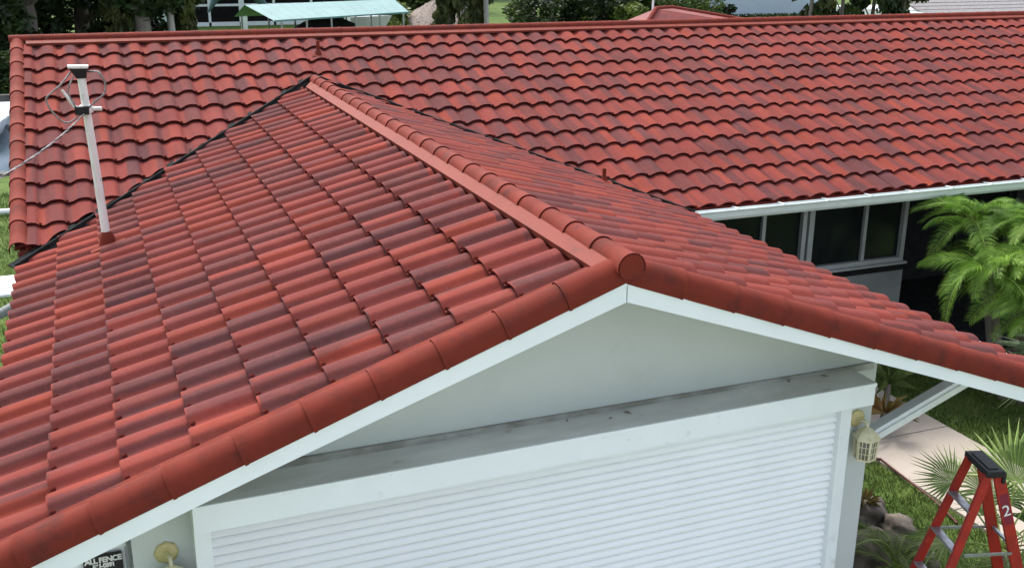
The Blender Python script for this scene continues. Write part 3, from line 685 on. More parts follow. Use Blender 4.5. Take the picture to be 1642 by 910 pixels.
# ================================================================== LANTERNS
def lantern(px, pz, lab):
    y0 = YW
    L = empty('wall_lantern', (px, y0, pz), lab, 'wall lamp', 'lanterns beside the roller shutter')
    b = MB(); b.tube([(px, y0, pz), (px, y0-.012, pz), (px, y0-.018, pz)], [.068, .068, .052], 8); b.build('backplate', M['tan'], L)
    MB().tube([(px, y0-.015, pz), (px, y0-.03, pz)], [.02, .012], 8).build('screw_boss', M['tan'], L)
    b = MB(); b.tube(curve([(px+.0, y0-.02, pz-.02), (px+.012, y0-.07, pz+.005), (px+.015, y0-.10, pz-.005), (px+.015, y0-.115, pz-.035)], 5), .011, 7); b.build('arm', M['cream'], L)
    cx, cy, zt = px+.015, y0-.115, pz-.035
    n = 6
    def ringp(r_, z, ph=.2): return [(cx+r_*math.cos(ph+2*math.pi*k/n), cy+r_*math.sin(ph+2*math.pi*k/n), z) for k in range(n)]
    v = ringp(.018, zt+.008) + ringp(.060, zt-.018) + ringp(.098, zt-.062) + ringp(.098, zt-.074)
    f = [(i*n+k, i*n+(k+1) % n, (i+1)*n+(k+1) % n, (i+1)*n+k) for i in range(3) for k in range(n)] + [tuple(range(n))]
    MB().add(v, [tuple(reversed(q)) for q in f]).build('lantern_roof', M['cream'], L)
    zb_, zt_ = zt-.228, zt-.074
    fr = MB(); T, Bt = ringp(.083, zt_), ringp(.074, zb_)
    for k in range(n):
        fr.bar(T[k], Bt[k], .015, .012, (cx-T[k][0], cy-T[k][1], 0)); fr.bar(T[k], T[(k+1) % n], .011, .013); fr.bar(Bt[k], Bt[(k+1) % n], .011, .013)
    cage = fr.build('cage', M['cream'], L)
    for k in range(n):
        a, b_, c_, d_ = [Vector(q) for q in (T[k], T[(k+1) % n], Bt[(k+1) % n], Bt[k])]
        MB().prism([a, b_, c_, d_], (Vector((cx, cy, 0))-Vector(((a.x+b_.x)/2, (a.y+b_.y)/2, 0))).normalized()*.004).build('pane', M['lglass'], cage)
        gr = MB()
        for t in (1/3, 2/3): gr.bar(a.lerp(b_, t), d_.lerp(c_, t), .004, .008, (cx-a.x, cy-a.y, 0)); gr.bar(a.lerp(d_, t), b_.lerp(c_, t), .004, .008, (cx-a.x, cy-a.y, 0))
        gr.build('glazing_bar', M['cream'], cage)
    MB().add(ringp(.064, zb_-.005)+ringp(.02, zb_-.02), [(k, (k+1) % n, n+(k+1) % n, n+k) for k in range(n)] + [tuple(range(n, 2*n))]).build('base_plate', M['cream'], L)
    return L
lantern(2.275, -1.50, 'aged cream hexagonal wall lantern on the right corner of the garage')
lantern(-2.50, -1.53, 'yellowed wall lantern on the left corner of the garage, next to the fence sign')

# ================================================================== FENCE with sign
fn = empty('vinyl_fence', (-3.2, .86, G), 'white vinyl fence panel joining the left corner of the garage', 'fence')
for k in range(9):
    x1 = -2.72-k*.155; MB().box((x1-.150, .86, G+.05), (x1, .885, -1.53)).build('board', M['white'], fn)
MB().box((-4.2, .845, -1.54), (-2.71, .90, -1.512)).build('rail', M['white'], fn)
MB().box((-4.2, .84, G+.2), (-2.71, .86, G+.3)).build('rail', M['white'], fn)
MB().box((-2.705, .80, G), (-2.695, .86, -1.40)).build('post', M['grey'], fn); MB().box((-2.72, .885, G), (-2.66, .90, -1.52)).build('post', M['white'], fn)
hg = empty('shrub', (-3.2, 1.5, G), 'dark leaf mass added for the shade behind the white fence', 'shrub')  # foliage added to stand in for the shade above the fence
sg_ = empty('fence_sign', (-2.86, .83, -1.62), 'small black sign reading ALL FENCE in white, hung on the white fence', 'sign')
def rrect(x0, x1, z0, z1, r_, y, n=5):
    P = []
    for cx, cz, a0 in ((x1-r_, z1-r_, 0), (x0+r_, z1-r_, 90), (x0+r_, z0+r_, 180), (x1-r_, z0+r_, 270)):
        for k in range(n+1): a = R(a0+90*k/n); P.append((cx+r_*math.cos(a), y, cz+r_*math.sin(a)))
    return P
sz = -1.556
MB().prism(rrect(-2.945, -2.735, sz-.15, sz, .014, .834), (0, .006, 0)).build('sign_plate', M['black'], sg_)
def text(body, x, y, z, size, name, m, parent, rot=(R(90), 0, 0), space=1.0, bold=.0):
    cu = bpy.data.curves.new(name, 'FONT'); cu.body = body; cu.size = size; cu.align_x = 'CENTER'; cu.extrude = .0008; cu.space_character = space; cu.offset = bold
    o = bpy.data.objects.new('tmp', cu); COL.objects.link(o); dg = bpy.context.evaluated_depsgraph_get(); me = bpy.data.meshes.new_from_object(o.evaluated_get(dg)); bpy.data.objects.remove(o)
    me.materials.clear(); me.materials.append(m); me.name = name
    t = inst(name, me, Matrix.Translation((x, y, z)) @ Euler(rot).to_matrix().to_4x4(), parent); return t
text('ALL FENCE', -2.838, .8325, sz-.050, .046, 'lettering', M['print'], sg_, bold=.0022, space=.86)
text('561-0391', -2.838, .8325, sz-.084, .036, 'lettering', M['print'], sg_, bold=.0022, space=.86)

# ================================================================== STEP LADDER
ld = empty('step_ladder', (2.9, .12, G), 'red fibreglass step ladder with a black top cap beside the garage', 'ladder')
C0 = Vector((2.93, .10, -1.70)); ax = Vector((.30, .95, 0)).normalized(); sp_ = Vector((-ax.y, ax.x, 0)); sp_ = sp_ if sp_.x < 0 else -sp_
zc = C0.z
def lp(a, b_, z): return C0 + ax*a + sp_*b_ + Vector((0, 0, z))
cp = MB(); cp.prism([lp(-.165, -.07, -.03), lp(.165, -.07, -.03), lp(.165, .06, -.03), (lp(-.165, .06, -.03))], (0, 0, .045)); cp.prism([lp(-.16, -.085, -.085), lp(.16, -.085, -.085), lp(.16, -.065, -.085), lp(-.16, -.065, -.085)], (0, 0, .085))
topc = cp.build('top_cap', M['black'], ld, bevel=.006)
tb = MB(); tb.prism([lp(-.12, -.04, .015), lp(.12, -.04, .015), lp(.12, .03, .015), lp(-.12, .03, .015)], (0, 0, .006)); tb.build('tool_tray', M['black'], topc)
H = -G + zc
for sg in (-1, 1):
    t0, t1 = lp(sg*.13, .035, -.02), lp(sg*.25, .04+.27*H, -H+.02)
    b = MB(); b.bar(t0, t1, .028, .058, sp_); b.build('front_rail', M['ladder'], ld)
    t0, t1 = lp(sg*.12, -.05, -.04), lp(sg*.22, -.05-.30*H, -H+.02)
    b = MB(); b.bar(t0, t1, .024, .078, sp_); b.build('rear_rail', M['ladder'], ld)
    for (p_, s2) in ((lp(sg*.25, .04+.27*H, -H+.02), 1), (lp(sg*.22, -.05-.30*H, -H+.02), 1)):
        MB().box(p_-Vector((.035, .02, .018)), p_+Vector((.035, .02, .03))).build('foot', M['black'], ld)
for k in range(5):
    z = -.30*(k+1); a = .13+.12*(-z)/H; bb = .04+.27*(-z)
    b = MB(); b.bar(lp(-a, bb, z), lp(a, bb, z), .055, .020, (0, 0, 1)); b.build('step', M['alu'], ld)
    if k in (1, 3): MB().bar(lp(-a+.03, -.05+.30*z, z), lp(a-.03, -.05+.30*z, z), .02, .02).build('rear_brace', M['alu'], ld)
for sg in (-1, 1): MB().bar(lp(sg*.19, .15, -.62), lp(sg*.18, -.20, -.62), .006, .022).build('spreader', M['alu'], ld)
# sticker on the near rear rail
q0, q1 = lp(-.12, -.05, -.04), lp(-.22, -.05-.30*H, -H+.02); dv = (q1-q0).normalized(); nv = dv.cross(sp_).normalized(); nv = nv if nv.dot(Vector(CAM.tolist())-q0) > 0 else -nv
svn = (sp_ - dv*sp_.dot(dv)).normalized()
s0 = q0 + dv*.14 + nv*.0125; 
MB().prism([s0-svn*.030, s0+svn*.030, s0+svn*.030+dv*.24, s0-svn*.030+dv*.24], nv*.001).build('sticker', M['maroon'], ld)
X_ = -dv if True else dv
def sticker_text(body, dist, size):
    o = q0 + dv*dist + nv*.0145; Xd = svn if svn.dot(Vector(RT.tolist())) > 0 else -svn; Zd = nv; Yd = Zd.cross(Xd)
    t = text(body, 0, 0, 0, size, 'lettering', M['print'], ld)
    t.matrix_local = wm(ld).inverted() @ Matrix(((Xd.x, Yd.x, Zd.x, o.x), (Xd.y, Yd.y, Zd.y, o.y), (Xd.z, Yd.z, Zd.z, o.z), (0, 0, 0, 1)))
sticker_text('2', .31, .12)

# ================================================================== PLANTS
def frond_mesh(L=1.3, droop=.9, n=46, ll=.34, lw=.02, vshape=.5, m=None, seed=0, spiky=0):
    """feather frond: arching stem along +X, leaflets in two rows"""
    r_ = np.random.default_rng(seed); b = MB()
    def c(t): return Vector((L*(t - .18*droop*t*t), 0, L*(.55*t*(1-.0*t) - .75*droop*t*t)))
    st = [c(t) for t in np.linspace(0, 1, 9)]; b.tube(st, [.012*(1-.8*t) + .002 for t in np.linspace(0, 1, 9)], 4, 1, False)
    for k in range(n):
        t = .14 + .86*(k+.5)/n; p_ = c(t); tg = (c(min(1, t+.02))-c(t-.02)).normalized()
        for sg in (-1, 1):
            ln = ll*math.sin(math.pi*min(1, .22+.70*t))**.7*r_.uniform(.85, 1.12)*(1-.35*t)
            d = (Vector((0, sg, 0))*.75 + tg*(.55+.4*t) + Vector((0, 0, vshape-.25 + r_.uniform(-.15, .15)))).normalized()
            e = p_ + d*ln*.55; e2 = p_ + d*ln + Vector((0, 0, -ln*(.35 - .3*spiky)*r_.uniform(.6, 1.3))); wv = tg*lw*.5
            b.add([p_-wv*.4, p_+wv*.4, e+wv, e2, e-wv], [(0, 1, 2, 3, 4)], 0)
    me = bpy.data.meshes.new('frond'); me.from_pydata(b.v, [], b.f); me.materials.append(m); me.materials.append(M['palmstem']); me.polygons.foreach_set('material_index', b.m); me.update(); return me
def orient(p_, az, el, roll=0, sc=1): return Matrix.Translation(p_) @ Matrix.Rotation(az, 4, 'Z') @ Matrix.Rotation(-el, 4, 'Y') @ Matrix.Rotation(roll, 4, 'X') @ Matrix.Scale(sc, 4)
fm = [frond_mesh(m=M['palm'], seed=k, ll=.40, lw=.008, droop=.8+.25*k, n=95, vshape=.2+.3*k) for k in range(3)]
def feather_palm(x, y, zc_, lab, nf, sc, heads=(None,), group=None):
    P = empty('palm', (x, y, G), lab, 'palm', group)
    for hx, hy, hz in heads:
        c = Vector((x+hx, y+hy, zc_+hz)); pts = [Vector((x+hx*.3, y+hy*.3, G)), Vector((x+hx*.6, y+hy*.6, (G+c.z)/2)), c]
        MB().tube(pts, [.06, .045, .035], 8).build('trunk', M['bark'], P)
        for k in range(nf):
            az = 2*math.pi*k/nf*1.0 + random.uniform(-.25, .25) + (k//7)*.3; el = random.uniform(-.25, .75)
            inst('frond', fm[k % 3], orient(c, az, el, random.uniform(-.4, .4), sc*random.uniform(.8, 1.1)), P)
    return P
feather_palm(7.42, 3.85, -1.80, 'bright green feathery palm clump in front of the dark porch', 24, .66, ((0, 0, 0), (-.42, .25, -.12), (.5, -.35, .12), (.35, .6, .10), (-.1, -.4, -.45), (.95, -.25, .15), (.65, .35, -.35), (-.25, .75, .32), (.15, .2, .35), (-.05, .1, -.25)))
# fan palmetto: leaves of narrow pleated blades
def fan_mesh(r0=.6, n=26, spread=200, seed=0, m=None):
    r_ = np.random.default_rng(seed); b = MB()
    for k in range(n):
        a = R(-spread/2 + spread*k/(n-1)); ln = r0*r_.uniform(.85, 1.08)*(1-.18*abs(a)/R(spread/2)); d = Vector((math.cos(a), math.sin(a), .12)); s_ = Vector((-math.sin(a), math.cos(a), 0))
        h_ = ln*.5; wd = .016; tip = d*ln + Vector((0, 0, -ln*r_.uniform(.08, .35)))
        b.add([Vector((0, 0, 0)), d*h_ - s_*wd, tip, d*h_ + Vector((0, 0, .012))], [(0, 1, 2, 3)], 0); b.add([Vector((0, 0, 0)), d*h_ + Vector((0, 0, .012)), tip, d*h_ + s_*wd], [(0, 1, 2, 3)], 0)
    me = bpy.data.meshes.new('fan_leaf'); me.from_pydata(b.v, [], b.f); me.materials.append(m); me.update(); return me
fans = [fan_mesh(seed=k, m=M['fan'], spread=190+25*k) for k in range(3)]
def fan_palm(c, lab, leaves, sc=1.0):
    c = Vector(c); P = empty('fan_palm', (c.x, c.y, G), lab, 'palm')
    MB().tube([(c.x, c.y, G), (c.x, c.y, c.z)], [.10, .07], 8).build('trunk', M['thatch'], P)
    for k, (az, el, ln, s_) in enumerate(leaves):
        d = Vector((math.cos(az)*math.cos(el), math.sin(az)*math.cos(el), math.sin(el))); e = c + d*ln
        MB().tube([c, c+d*ln*.5+Vector((0, 0, .02)), e], [.009, .007, .005], 5).build('leaf_stalk', M['dryleaf'] if k % 5 == 2 else M['palmstem'], P)
        inst('fan_leaf', fans[k % 3], orient(e, az, el-.25, random.uniform(-.5, .5), sc*s_), P)
    return P
fc = onz(1606, 878, -2.85)
lv = [(R(a), R(e), l, s_) for a, e, l, s_ in [(118, 44, .62, .62), (160, 8, .45, .75), (200, 0, .5, .75), (230, 10, .45, .8), (60, 35, .45, 1.0), (20, 35, .5, 1.0), (330, 25, .5, 1.1), (280, 30, .4, 1.0), (250, 5, .5, .9), (35, 62, .55, 1.0), (300, 55, .45, .9), (180, 60, .35, .7), (0, 10, .4, 1.1)]]
fan_palm(fc, 'pale green fan palm behind the red ladder with leaves over the path', lv)
fc2 = onz(1650, 690, -2.9)
M['leafdkfan'] = leafmat('dark_fan_leaf', (.02, .04, .012), (.04, .07, .02), (.08, .11, .035), 2.5, .2)
fans_d = [fan_mesh(seed=9+k, m=M['leafdkfan'], spread=200) for k in range(2)]
_f = fans; fans = fans_d + fans_d[:1]
fan_palm((float(fc2[0])+1.1, float(fc2[1])+.35, -2.75), 'dark green fan palm at the right edge beyond the path', [(R(a), R(e), .5, 1.0) for a, e in ((180, 10), (210, 25), (150, 20), (240, 5), (120, 30), (170, 50), (270, 20), (60, 30), (200, -15))])
fans = _f
# cycad with arching fronds above the rocks
cm_ = [frond_mesh(1.0, 1.05, 54, .17, .012, .35, M['cycad'], 20+k, 1) for k in range(2)]
cy = onz(1440, 905, -3.15); CY = empty('cycad', (cy[0], cy[1], G), 'olive cycad with arching fronds beside the rocks at the garage corner', 'plant')
MB().tube([(cy[0], cy[1], G), (cy[0], cy[1], -3.2)], [.12, .09], 10).build('stem', M['thatch'], CY)
for k in range(15):
    inst('frond', cm_[k % 2], orient(Vector((cy[0], cy[1], -3.2)), 2*math.pi*k/15+.3, random.uniform(.1, .8), random.uniform(-.3, .3), random.uniform(.65, .95)), CY)
cy2 = onz(1500, 790, -3.1)
for (u, v, z, az) in ((1455, 845, -3.1, 60),):
    pass
# rocks
def rock(u, v, s_, lab, seed):
    c = onz(u, v, G+s_*.6); bm = bmesh.new(); bmesh.ops.create_icosphere(bm, subdivisions=3, radius=1); r_ = np.random.default_rng(seed); ph = r_.uniform(0, 6, 9)
    for q in bm.verts:
        n = q.co.copy(); k = 1 + .16*math.sin(3*n.x+ph[0])*math.cos(2.5*n.y+ph[1]) + .12*math.sin(6*n.z+5*n.x+ph[2]) + .07*math.sin(13*n.y+9*n.z+ph[3]) + .04*math.sin(25*n.x+17*n.z+ph[4])
        q.co = Vector((n.x*k*s_*1.15, n.y*k*s_, n.z*k*s_*.75))
    me = bpy.data.meshes.new('rock'); bm.to_mesh(me); bm.free(); me.materials.append(M['rock'])
    for p_ in me.polygons: p_.use_smooth = True
    o = bpy.data.objects.new('rock', me); COL.objects.link(o); o.location = (c[0], c[1], G+s_*.45); setp(o, lab, 'rock', 'rocks at the garage corner')
rock(1405, 880, .27, 'largest brown rock at the foot of the garage corner', 1); rock(1388, 815, .20, 'tan rock against the garage side wall', 2); rock(1455, 890, .22, 'dark rock under the cycad fronds', 3); rock(1440, 840, .15, 'small rock nearest the lawn', 4)
# low bromeliads by the garage side wall
def tuft(u, v, z0, n, ln, m, lab, cat, grp, w_=.03):
    c = onz(u, v, z0); P = empty('bromeliad', (c[0], c[1], G), lab, cat, grp); base = Vector((c[0], c[1], z0-.05))
    for k in range(n):
        az = 2*math.pi*k/n + random.uniform(-.3, .3); el = random.uniform(.3, 1.2); d = Vector((math.cos(az)*math.cos(el), math.sin(az)*math.cos(el), math.sin(el))); s_ = Vector((-math.sin(az), math.cos(az), 0))
        l = ln*random.uniform(.7, 1.1); a, b_, e = base, base+d*l*.55, base+d*l+Vector((0, 0, -l*.3))
        MB().add([a-s_*w_*.4, a+s_*w_*.4, b_+s_*w_*.5, e, b_-s_*w_*.5], [(0, 1, 2, 3, 4)]).build('leaf', m, P)
    if z0 > G+.1: MB().tube([(c[0], c[1], G), (c[0], c[1], z0-.03)], [.05, .03], 6).build('stem', M['bark'], P)
    return P
tuft(1388, 800, -3.25, 26, .24, M['dryleaf'], 'orange tinged bromeliad beside the garage wall behind the lantern', 'plant', 'bromeliads along the garage side wall')
tuft(1418, 655, -3.15, 30, .42, M['dryleaf'], 'dry leaved bromeliad seen above the knee brace', 'plant', 'bromeliads along the garage side wall', .026)
tuft(1425, 610, -3.05, 30, .45, M['cycad'], 'dark bromeliad farthest along the garage side wall', 'plant', 'bromeliads along the garage side wall', .026)
# red hose over the path
MB().tube([Vector((4.0, 3.6, G+.03)), Vector(onz(1412, 735, G+.05)), Vector(onz(1440, 757, G+.05)), Vector(onz(1500, 803, G+.05)), Vector((4.6, 1.8, G+.03))], .012, 6).build('hose', mat('dark_red_hose', (.12, .03, .03), (.09, .025, .025), 10), None, label='thin dark red hose lying along the edge of the path', cat='hose')
# round shrubs / leaf masses
def leafcloud(name, centres, n, size, m, parent=None, squash=.75, hang=0):
    """centres: (x,y,z,r); small leaf faces through each clump"""
    tot = sum(c[3]**2 for c in centres); V = []
    for (x, y, z, r_) in centres:
        k = max(20, int(n*r_*r_/tot)); d = rng.normal(size=(k, 3)); d /= np.linalg.norm(d, axis=1)[:, None]; rad = r_*rng.uniform(.35, 1.0, k)**.5*(1+.25*np.sin(d[:, 0]*5+x)*np.cos(d[:, 2]*6+y)); c = np.c_[x+d[:, 0]*rad, y+d[:, 1]*rad, z+d[:, 2]*rad*squash]
        u = rng.normal(size=(k, 3)); u[:, 2] = u[:, 2]*.6 - hang; u /= np.linalg.norm(u, axis=1)[:, None]; w_ = np.cross(u, rng.normal(size=(k, 3))); w_ /= np.linalg.norm(w_, axis=1)[:, None]
        s_ = size*rng.uniform(.6, 1.3, k)[:, None]; V.append(np.stack([c-u*s_, c+w_*s_*.45, c+u*s_, c-w_*s_*.45], 1))
    V = np.concatenate(V); inv = np.array(wm(parent).inverted()) if parent else np.eye(4); W = V.reshape(-1, 3) @ inv[:3, :3].T + inv[:3, 3]
    me = bpy.data.meshes.new(name); me.from_pydata(W.tolist(), [], np.arange(len(W)).reshape(-1, 4).tolist()); me.materials.append(m)
    o = bpy.data.objects.new(name, me); COL.objects.link(o)
    if parent: o.parent = parent; WORLD[o.name] = wm(parent)
    return o
def tree(x, y, h, r_, lab, m, trunk='bark', tr=.3, n=9000, size=.22, low=.25, group='trees beyond the canal', cat='tree', hang=0, name='tree', limbs=5):
    T = empty(name, (x, y, G), lab, cat, group); top_ = G+h
    MB().tube([(x, y, G), (x+r_*.04, y, G+h*.35), (x-r_*.03, y, G+h*.75)], [tr*1.25, tr, tr*.4], 10).build('trunk', M[trunk], T)
    lb = MB()
    for k in range(limbs):
        a = 2*math.pi*k/limbs+.4; z0 = G+h*random.uniform(low+.05, .6); lb.tube([(x, y, z0), (x+math.cos(a)*r_*.4, y+math.sin(a)*r_*.4, z0+h*.10), (x+math.cos(a)*r_*.8, y+math.sin(a)*r_*.8, z0+h*.22)], [tr*.45, tr*.3, tr*.1], 6)
    lb.build('limb', M[trunk], T)
    cs = []
    for k in range(26):
        a = random.uniform(0, 2*math.pi); q = random.uniform(.15, 1)**.6*r_*.8; z = G+h*(low + (1-low)*random.random()*.95); cs.append((x+math.cos(a)*q, y+math.sin(a)*q, z, r_*random.uniform(.22, .42)))
    leafcloud('crown', cs, n, size, m, T, .8, hang)
    return T
HV = YB1
# left dark mass beyond the canal
leafcloud('foliage', [(-3.2+random.uniform(-.45, .4), 1.45+random.uniform(-.3, .3), -1.75+random.uniform(-1.0, .2), .3) for k in range(16)], 3000, .05, M['leafdk'], hg); MB().tube([(-3.2, 1.5, G), (-3.2, 1.5, -1.9)], [.05, .03], 6).build('stem', M['bark'], hg)
tree(-7.2, 47, 11, 4.6, 'huge dark tree at the far left beyond the canal', M['leafdk'], n=16000, low=.02)
tree(-2.6, 50, 12, 4.4, 'dark leafy tree behind the left end of the long ridge', M['leafdk'], n=16000, low=.03)
tree(-4.6, 43, 6.5, 2.6, 'lower dark tree in front of the far left trees', M['leafdk'], n=10000, low=.05, size=.18)
tree(-.3, 46, 9, 2.6, 'dark tree with sparse glossy leaves left of the vine covered trunk', M['leafdk'], n=9000, low=.1)
def palm_trunk(u, yd, r_, mname, lab, v=40, skirt=None, h=9, nfr=0, cat='palm'):
    q = ony(u, v, yd); T = empty('palm_tree', (q[0], yd, G), lab, cat, 'palm trunks beyond the canal')
    pts = [(q[0]+.08*math.sin(k*1.3), yd, G+h*k/8) for k in range(9)]
    MB().tube(pts, [r_*(1.25 if k == 0 else 1-.02*k) for k in range(9)], 12).build('trunk', M[mname], T)
    if skirt:
        leafcloud('hanging_fronds', [(q[0]+random.uniform(-.3, .3), yd+random.uniform(-.3, .3), G+1.2+k*.6, skirt) for k in range(int(h*.9/.6))], 2600, .28, M['vinel'], T, 1.2, 2.0)
    for k in range(12): inst('frond', big[k % 2], orient(Vector((q[0], yd, G+h)), 2*math.pi*k/12, random.uniform(-.3, .7), 0, 2.4), T)
    return T
M['vinel'] = leafmat('hanging_olive_leaf', (.03, .04, .012), (.06, .07, .022), (.12, .13, .04), 1.2, .2)
big = [frond_mesh(1.3, 1.0, 34, .4, .04, .3, M['leafmid'], 40+k) for k in range(2)]
palm_trunk(187, 44, .20, 'vine', 'mossy trunk left of the thick grey trunk', skirt=.28)
palm_trunk(226, 44, .36, 'bark', 'thick grey brown trunk above the left part of the ridge')
palm_trunk(272, 45, .16, 'palebark', 'pale smooth palm trunk left of the hanging olive fronds'); palm_trunk(282, 46, .13, 'palebark', 'thin pale palm trunk touching the first pale one')
palm_trunk(304, 46, .14, 'vine', 'trunk wrapped in hanging olive fronds beside the screened house', skirt=.45)
for u, d_, r_, mn, sk, lab in ((716, 50, .30, 'bark', .55, 'shaggy trunk overlapping the thatched hut'), (742, 49, .20, 'palebark', .40, 'pale shaggy trunk right of the thatched hut'), (764, 51, .26, 'vine', .60, 'thick olive trunk in the middle of the clump'), (778, 50, .14, 'palebark', None, 'rightmost bare trunk before the bright lawn')):
    palm_trunk(u, d_, r_, mn, lab, 25, sk)
# screened house across the canal
ah = ony(240, 12, 66); YH = 66
fh = empty('screened_house', (7, YH+3, G), 'white framed screened house across the canal left of the teal awning', 'house')
xa, xb = ony(236, 30, YH)[0], ony(560, 30, YH)[0]
MB().box((xa, YH, G), (xb, YH+.2, ony(300, 37, YH)[2])).build('base_wall', M['white'], fh)
MB().box((xa, YH+2.5, G), (xb, YH+3, G+4.5)).build('dark_interior', M['void'], fh)
zt_ = ony(330, 9, YH)[2]
MB().box((xa, YH+.02, zt_-.07), (xb, YH+.14, zt_+.07)).build('rail', M['white'], fh)
for u, w_ in ((336, .07), (280, .05), (388, .16), (440, .07), (500, .07)):
    x = ony(u, 20, YH)[0]; MB().box((x-w_, YH+.0, G), (x+w_, YH+.15, G+4)).build('post', M['white'], fh)
MB().box((xa-1, YH-.6, G+4), (xb, YH+6, G+4.3)).build('roof', M['white'], fh)
ca = MB(); x = ony(378, 20, 62)[0]; ca.tube([(x-1.6, 62, G+1.1), (x-1.1, 62, G+2.0), (x, 62, G+2.35), (x+1.2, 62, G+2.1), (x+2.2, 62, G+.9)], [.05, .3, .4, .35, .05], 8)
o = ca.build('boat_cover', M['tealdk'], None, label='dark arched boat cover left of the teal awning', cat='boat cover')
x = ony(392, 30, 60)[0]; z = ony(392, 22, 60)[2]
o = MB().box((x-.17, 60, G), (x+.17, 60.3, z)).build('dock_post', M['white'], None, label='white square post at the left end of the teal awning', cat='post')
# small white dock shed at left
x0, x1 = ony(240, 20, 60)[0], ony(270, 20, 60)[0]
ds = empty('dock_box', ((x0+x1)/2, 60, G), 'small white and blue dock box between the two trunks', 'dock box')
MB().box((x0, 60, G), (x1, 61, ony(250, 26, 60)[2])).build('body', M['bluewall'], ds); MB().box((x0-.1, 59.9, ony(250, 25, 60)[2]), (x1+.1, 61.1, ony(250, 18, 60)[2])).build('lid', M['white'], ds)
# teal boat-lift awning
aw = empty('boat_awning', (8, 50, G), 'large teal boat lift awning above the long ridge', 'awning')
YA = 50
E0, E1 = Vector(ony(440, 34, YA-1.5)), Vector(ony(657, 20, YA-1.5)); T0_, T1_ = Vector(ony(392, 8, YA+1.2)), Vector(ony(632, -1, YA+1.2)); B0, B1 = T0_+Vector((-.2, 2.7, -.75)), T1_+Vector((-.2, 2.7, -.75))
n = 14
for k in range(n):
    a, b_ = k/n+.0004, (k+1)/n-.0004
    p_ = MB(); p_.add([E0.lerp(E1, a), E0.lerp(E1, b_), T0_.lerp(T1_, b_), T0_.lerp(T1_, a)], [(0, 1, 2, 3)]).add([T0_.lerp(T1_, a), T0_.lerp(T1_, b_), B0.lerp(B1, b_), B0.lerp(B1, a)], [(0, 1, 2, 3)])
    p_.build('canopy_panel', M['teal'], aw)
MB().bar(E0, E1, .06, .08).build('edge_rail', M['teal'], aw)
for k in range(6):
    for E, y in ((E0.lerp(E1, .05+.18*k), 0), (B0.lerp(B1, .05+.18*k), 0)):
        MB().box((E.x-.04, E.y-.04, G-1), (E.x+.04, E.y+.04, E.z)).build('post', M['alu'], aw)
bt = empty('covered_boat', (9.5, 51, G), 'dark covered boat under the teal awning', 'boat')
hb = MB(); xs_ = [ony(455, 36, YA)[0], ony(575, 30, YA)[0]]
hb.tube([(xs_[0], 50.6, G+.5), (xs_[0]+1.2, 50.6, G+.55), ((xs_[0]+xs_[1])/2, 50.6, G+.6), (xs_[1]-.6, 50.6, G+.6), (xs_[1], 50.6, G+.65)], [.15, .75, .85, .8, .5], 10); hb.build('hull', M['black'], bt)
MB().box((xs_[0]+1.5, 50.0, G+1.1), (xs_[1]-.8, 51.2, G+1.75)).build('cabin_cover', M['void'], bt)
bt2 = MB(); x0 = ony(560, 32, 55)[0]; x1 = ony(612, 30, 55)[0]; bt2.add([(x0, 54.5, G+.2), (x1, 55, G+.2), (x0, 55.6, G+.2), (x0-.1, 54.3, ony(585, 26, 55)[2]), (x1+.6, 55, ony(585, 26, 55)[2]), (x0-.1, 55.8, ony(585, 26, 55)[2])], [(0, 1, 4, 3), (1, 2, 5, 4), (2, 0, 3, 5), (3, 4, 5)])
bt2.build('skiff', M['boat'], None, label='pale small boat right of the dark covered boat', cat='boat')
# thatched hut
hx = ony(712, 4, 56); th = empty('thatched_hut', (hx[0], 57.5, G), 'thatched tiki hut with grey brown conical roof right of the awning', 'hut')
za = hx[2]+.1; ro = 3.0; zr = ony(670, 38, 56)[2]-.4
layers = MB()
for j in range(6):
    a0, a1 = j/6, (j+1)/6+.03; r1, r2 = ro*a0+.1, ro*a1+.1; z1, z2 = za+(zr-za)*a0+.04, za+(zr-za)*a1; n = 28; v = []
    for r_, z in ((r1, z1), (r2, z2)):
        for k in range(n): v.append((hx[0]+(r_+rng.uniform(-.06, .06))*math.cos(2*math.pi*k/n), 57.5+r_*math.sin(2*math.pi*k/n), z+rng.uniform(-.07, .05)))
    layers.add(v, [(k, (k+1) % n, n+(k+1) % n, n+k) for k in range(n)])
layers.build('roof', M['thatch'], th)
for a in (45, 135, 225, 315): MB().tube([(hx[0]+2.2*math.cos(R(a)), 57.5+2.2*math.sin(R(a)), G), (hx[0]+2.2*math.cos(R(a)), 57.5+2.2*math.sin(R(a)), zr+.5)], .1, 8).build('post', M['bark'], th)
# shrubs between hut and red gable
def shrub(u, v, yd, r_, m, lab, n=3500, grp='shrubs beyond the long roof', size=.14):
    q = ony(u, v, yd); S = empty('shrub', (q[0], yd, G), lab, 'shrub', grp)
    MB().tube([(q[0], yd, G), (q[0], yd, q[2])], [.12, .06], 6).build('stem', M['bark'], S)
    cs = [(q[0]+random.uniform(-.8, .8)*r_, yd+random.uniform(-.6, .6)*r_, max(G+.3, q[2]+random.uniform(-.9, .5)*r_), r_*random.uniform(.4, .6)) for k in range(12)]
    leafcloud('foliage', cs, n, size, m, S)
shrub(595, 30, 58, 1.3, M['leafmid'], 'green shrub behind the right end of the teal awning'); shrub(632, 30, 57, 1.2, M['leafyel'], 'bright green shrub left of the thatched hut')
shrub(665, 8, 64, 3.0, M['leafmid'], 'tall mid green shrub behind the thatched hut', 7000, size=.2); shrub(858, 20, 52, 1.4, M['leafmid'], 'mid green shrub right of the bright lawn'); shrub(885, 18, 50, 1.6, M['leafdk'], 'dark shrub with pale glossy leaves', 3500)
